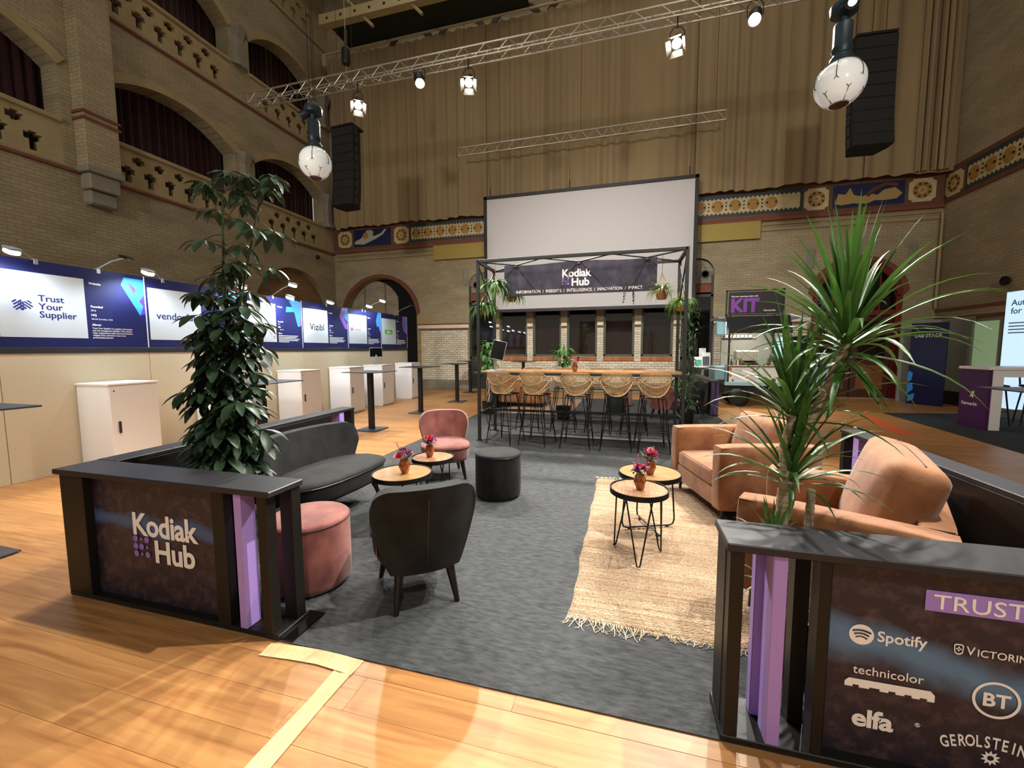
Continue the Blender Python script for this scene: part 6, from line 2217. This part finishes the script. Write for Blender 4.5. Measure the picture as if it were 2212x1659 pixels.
# back of the bar: shelf, machine, cups, bottles are separate things
MB().span(.05, 1.2, .88, .95, .9, 2.17).build('back_panel', mat('van_inner', '#6d6a5e', .7), cv)
MB().span(.1, .85, .80, .9, 1.72, 1.74).build('cup_shelf', STEEL, cv)
# cab
def cabf(u, v):
    y = .02 + .9 * u
    prof = [(1.30, .55), (1.28, 1.0), (1.30, 1.5), (1.36, 1.72), (1.75, 1.74), (1.98, 1.35), (2.12, 1.0), (2.30, .85), (2.32, .45)]
    f = v * (len(prof) - 1); i = min(int(f), len(prof) - 2); q = f - i
    x = prof[i][0] + (prof[i + 1][0] - prof[i][0]) * q
    z = prof[i][1] + (prof[i + 1][1] - prof[i][1]) * q
    return (x, y, z)
MB().grid(cabf, 6, 24).build('cab_shell', BLUEV, cv, 40)
MB().prism([(1.30, .55), (1.28, 1.0), (1.30, 1.5), (1.36, 1.72), (1.75, 1.74), (1.98, 1.35), (2.12, 1.0), (2.30, .85), (2.32, .45)], -.92, -.90, 0, TR(0, .0, 0, R(90))).build('cab_side', BLUEV, cv)
MB().prism([(1.30, .45), (1.28, 1.0), (2.12, 1.0), (2.30, .85), (2.32, .45)], -.02, .0, 0, TR(0, .0, 0, R(90))).build('cab_side', BLUEV, cv)
MB().prism([(1.36, 1.04), (1.37, 1.62), (1.70, 1.64), (1.92, 1.30), (2.02, 1.04)], -.03, -.02, 0, TR(0, .0, 0, R(90))).build('side_window', MATS['window_glass'], cv)
MB().tube([(1.32, 0, 1.02), (1.33, 0, 1.66), (1.73, 0, 1.68), (1.96, 0, 1.32), (2.08, 0, 1.02)], .015, 6, True).build('window_frame', LAMPB, cv)
MB().tube([(2.1, -.05, 1.0), (2.3, -.12, 1.25)], .01, 6).build('wiper', CHROME, cv)
for x_, y_ in ((.35, .12), (.35, .85), (2.0, .45)):
    w1 = MB().lathe([(.10, -.06), (.20, -.06), (.24, -.04), (.24, .04), (.20, .06), (.10, .06)], 20, 0, TR(x_, y_, .24, R(90))).build('wheel', LEGM, cv, 40)
    MB().lathe([(0, -.05), (.10, -.05), (.10, .05), (0, .05)], 14, 0, TR(x_, y_, .24, R(90))).build('hub', STEEL, w1)
MB().span(.0, 2.2, .1, .85, .30, .53).build('chassis', LAMPB, cv)
# things on the van counter
cm = thing('espresso_machine', 'silver espresso machine on the counter of the coffee van', 'coffee machine', (2.42 + .50, 11.42, 1.03))
MB().span(-.26, .26, -.07, .16, .10, .36, b=.02).build('housing', STEEL, cm)
MB().span(-.26, .26, -.07, .16, 0, .06, b=.01).build('drip_tray', LAMPB, cm)
MB().span(-.25, .25, .05, .16, .06, .10).build('back', LAMPB, cm)
for x_ in (-.12, .12):
    MB().tube([(x_, -.05, .10), (x_, -.10, .085), (x_, -.2, .08)], .013, 6).build('portafilter', LEGM, cm)
for i, x_ in enumerate((.12, .19, .26, .33, .86, .95, 1.03, 1.10)):
    t = thing('bottle', 'small bottle on the coffee van counter, %s from the left' % ['first', 'second', 'third', 'fourth', 'fifth', 'sixth', 'seventh', 'eighth'][i], 'bottle', (2.42 + x_ + (0 if x_ < .5 else .06), 11.21, 1.03), 0, 'bottles on the coffee van, ' + ('left' if x_ < .5 else 'right'))
    c_ = ('#3a2a20', '#8f8a80', '#b9b5a8', '#5d4a3a')[i % 4]
    MB().lathe([(0, 0), (.024, 0), (.025, .09), (.012, .12), (.011, .15), (0, .15)], 12).build('body', mat('bottle' + c_, c_, .3), t, 50)
    MB().lathe([(0, .15), (.013, .15), (.013, .168), (0, .168)], 10).build('cap', LEGM, t)
for i in range(7):
    o = MB().lathe([(0, 0), (.032, 0), (.042, .05), (.038, .05), (.030, .008), (0, .008)], 12).build('cup', mat('cup_white', '#e4e2dc', .4), None, 50, TR(2.42 + .16 + i * .095, 12.05, 1.742))
    tag(o, 'white cup on the van shelf, %s from the left' % ['first', 'second', 'third', 'fourth', 'fifth', 'sixth', 'seventh'][i], 'cup', 'cups on the van shelf')
# leaflet table left of the van
lt = thing('leaflet_table', 'narrow pale table with leaflets between the bar and the coffee van', 'table', (2.13, 12.62, -.09))
MB().span(-.22, .30, -.22, .22, 1.0, 1.025, b=.003).build('top', mat('pale_grey_top', '#a9aaa8', .4), lt)
MB().span(-.03, .03, -.03, .03, .11, 1.0).build('column', STEEL, lt)
MB().span(-.2, .2, -.2, .2, .09, .11).build('base_plate', STEEL, lt)
def card(name, label, x, y, z, w, h, m, tilt, rz, inner=None):
    t = thing(name, label, 'leaflet', (x, y, z), rz, None)
    MB().span(-w / 2, w / 2, -.002, .002, 0, h, M=TR(rx=R(tilt))).build('sheet', m, t)
    MB().span(-w * .3, w * .3, .0, .09, 0, .004).build('foot', m, t)
    if inner:
        MB().span(-w / 2 + .02, w / 2 - .02, -.004, -.002, .02, h * .72, M=TR(rx=R(tilt))).build('picture', inner, t)
PAPR = mat('white_paper', '#e8e8e6', .6)
card('leaflet', 'white leaflet stand with a green panel on the leaflet table', 2.0, 12.50, .936, .22, .28, PAPR, -12, R(8), mat('leaflet_green', '#3f9a80', .5))
card('leaflet', 'tall white brochure with a dark picture on the leaflet table', 2.20, 12.56, .936, .22, .40, PAPR, -8, R(-4), mat('leaflet_dark', '#4a4a50', .5))
card('leaflet', 'white blank card standing at the back of the leaflet table', 2.13, 12.72, .936, .18, .52, PAPR, -4, 0)
o = MB().span(-.12, .12, -.08, .08, 0, .03, b=.004).build('paper_stack', PAPR, None, None, TR(2.33, 12.50, .936, 0, 0, .3))
tag(o, 'loose stack of white papers on the right of the leaflet table', 'papers')

# navy stage sign, grey booth wall, green-lit door panel, light box
sgn = thing('stage_sign', 'tall navy sign panel with a stage title and light blue shapes by the right wall', 'sign', (7.10, 12.97, 0), math.atan2(-.54, .42))
MB().span(0, .70, -.02, .03, .0, 2.06, b=.004).build('panel', mat('sign_navy', '#171a44', .4), sgn)
text('LAB STAGE', .13, WHITEP, sgn, TR(.08, -.022, 1.70, R(90)), .004, sx=.80)
for poly in ([(.0, .55), (.08, .62), (.10, .80), (.02, .85), (-.01, .7)], [(.0, .25), (.12, .38), (.10, .55), (.0, .5)], [(.02, .05), (.14, .12), (.16, .28), (.02, .22)]):
    q = MB(); holed(q, poly, [], lambda u, v, d: (u, -.021 - d, v), .001); q.build('colour_shape', SKYB, sgn)
bw = thing('booth_wall', 'grey white booth wall behind the navy stage sign', 'booth', (7.12, 13.42, 0))
MB().span(0, .9, 0, .06, 0, 2.18, b=.004).build('panel', mat('booth_grey', '#8f9186', .6), bw)
MB().span(.86, .92, -1.0, .06, .34, 2.18, b=.004).build('panel', MATS['booth_grey'], bw)
MB().span(.84, .93, -1.0, .06, 0, .34, b=.004).build('black_plinth', LAMPB, bw)
gd = thing('glazed_door', 'pale green glowing frosted door panel in the right wall', 'door panel', (8.06, 12.62, 0), 0)
MB().span(-.03, .03, -.92, 0, .35, 2.10, b=.004).build('frame', MATS['booth_grey'], gd)
MB().span(-.034, -.03, -.86, -.06, .4, 2.05).build('frosted_pane', mat('green_glow', '#a9c79a', .4, emis=.22), gd)
lb_ = thing('light_box', 'tall backlit white light box with blue headline at the right edge of the picture', 'light box', (7.5, 10.88, 0), math.atan2(-1, .12))
MB().span(0, 1.15, .0, .12, .0, 2.58, b=.006).build('case', SP, lb_)
MB().span(.01, 1.14, -.004, .0, .2, 2.56).build('lit_face', mat('lit_face', '#b9d7ee', .5, emis=.85), lb_)
INKB = mat('blue_headline', '#5578b4', .6)
text('Automation\nfor all', .17, INKB, lb_, TR(.12, -.006, 2.28, R(90)), .012, line=.95)
for k_ in range(4):
    MB().span(.10, 1.05 - .1 * (k_ % 2), -.006, -.0045, 1.92 - k_ * .065, 1.945 - k_ * .065).build('text_line', mat('pale_line', '#7d9fc8', .6), lb_)
# purple and white counter with stools
ctr = thing('counter', 'white high counter with a purple end panel on the dark carpet', 'counter', (6.06, 9.0, .006))
MB().span(0, .05, -.02, .60, 0, 1.05, b=.004).build('end_panel', mat('purple_panel', '#4a1a52', .4), ctr)
MB().span(-.02, 1.9, -.05, .63, 1.05, 1.10, b=.004).build('top', WLAC, ctr)
MB().span(.05, .20, -.03, .05, 0, 1.05, b=.004).build('front_post', WLAC, ctr)
MB().span(.2, 1.9, -.03, .03, .93, 1.05, b=.004).build('front_rail', WLAC, ctr)
MB().span(1.75, 1.9, -.03, .05, 0, 1.05, b=.004).build('front_post', WLAC, ctr)
text('Fairmarkit', .085, WHITEP, ctr, TR(-.002, .53, .40, R(90), 0, R(-90)), .01)
fl_ = [(.0, .03), (.035, .05), (.02, .01), (.05, -.01), (.015, -.02), (.02, -.05), (-.01, -.02), (-.04, -.04), (-.02, 0), (-.045, .03), (-.01, .02), (-.01, .05)]
q = MB(); q.prism([(x * 1.4, y * 1.4) for x, y in fl_], 0, .002); q.build('logo_mark', WHITEP, ctr, None, TR(-.001, .30, .60, R(90), 0, R(-90)))
def bstool(x, y, lb):
    t = thing('counter_stool', lb, 'stool', (x, y, .006), rng.uniform(-.4, .4), 'black stools at the white counter')
    MB().cushion((0, 0, .72), (.34, .34, .05), .02, (.005, 0), 5).build('seat', LAMPB, t, 50)
    MB().tube([(-.15, .15, .74), (-.16, .17, .90), (-.10, .18, .95), (.10, .18, .95), (.16, .17, .90), (.15, .15, .74)], .014, 6).build('backrest', LAMPB, t, 50)
    for sx in (-1, 1):
        for sy in (-1, 1):
            MB().cyl((sx * .12, sy * .12, .70), (sx * .19, sy * .19, 0), .014, .011, 6).build('leg', LAMPB, t)
    for s in (-1, 1):
        MB().tube([(-.17, s * .17, .25), (.17, s * .17, .25)], .008, 5).build('foot_bar', LAMPB, t)
bstool(6.72, 9.85, 'black metal counter stool behind the white counter, left one')
bstool(7.30, 9.80, 'black metal counter stool behind the white counter, right one')
gb = thing('globe_ornament', 'small pale green globe on the table behind the white counter', 'ornament', (6.95, 9.2, 1.106))
MB().lathe([(.0, 0), (.04, 0), (.04, .01), (.01, .02), (0, .02)], 14).build('base', STEEL, gb)
MB().lathe([(0, .02)] + [(.06 * math.sin(a), .08 - .06 * math.cos(a)) for a in [i * PI / 10 for i in range(1, 10)]] + [(0, .14)], 16).build('globe', mat('pale_green', '#8fb58a', .4), gb, 60)
# orange sticker on the floor
o = MB().prism([(4.42, 8.25), (4.72, 8.20), (5.12, 10.60), (4.95, 10.66)], 0, .002).build('floor_sticker', mat('orange_sticker', '#d9683a', .4), None, None, TR(0, 0, .001))
tag(o, 'orange wayfinding sticker on the wooden floor right of the lounge', 'sticker')
o = MB().lathe([(0, 0), (.10, 0), (.10, .05), (.07, .09), (0, .10)], 16, 0, TR(rx=R(-90))).build('loudspeaker_horn', LAMPB, None, 40, TR(BX1 - .12, 11.7, 2.9, 0, 0, R(-90)))
tag(o, 'small dark fitting on the bare brick of the right wall', 'fitting')
o = MB().lathe([(0, 0), (.07, 0), (.07, .06), (.05, .10), (0, .12)], 16, 0, TR(ry=R(90))).build('dome_camera', LAMPB, None, 40, TR(BX0, 12.94, 4.84))
tag(o, 'small black dome camera on the left wall below the gallery', 'camera')
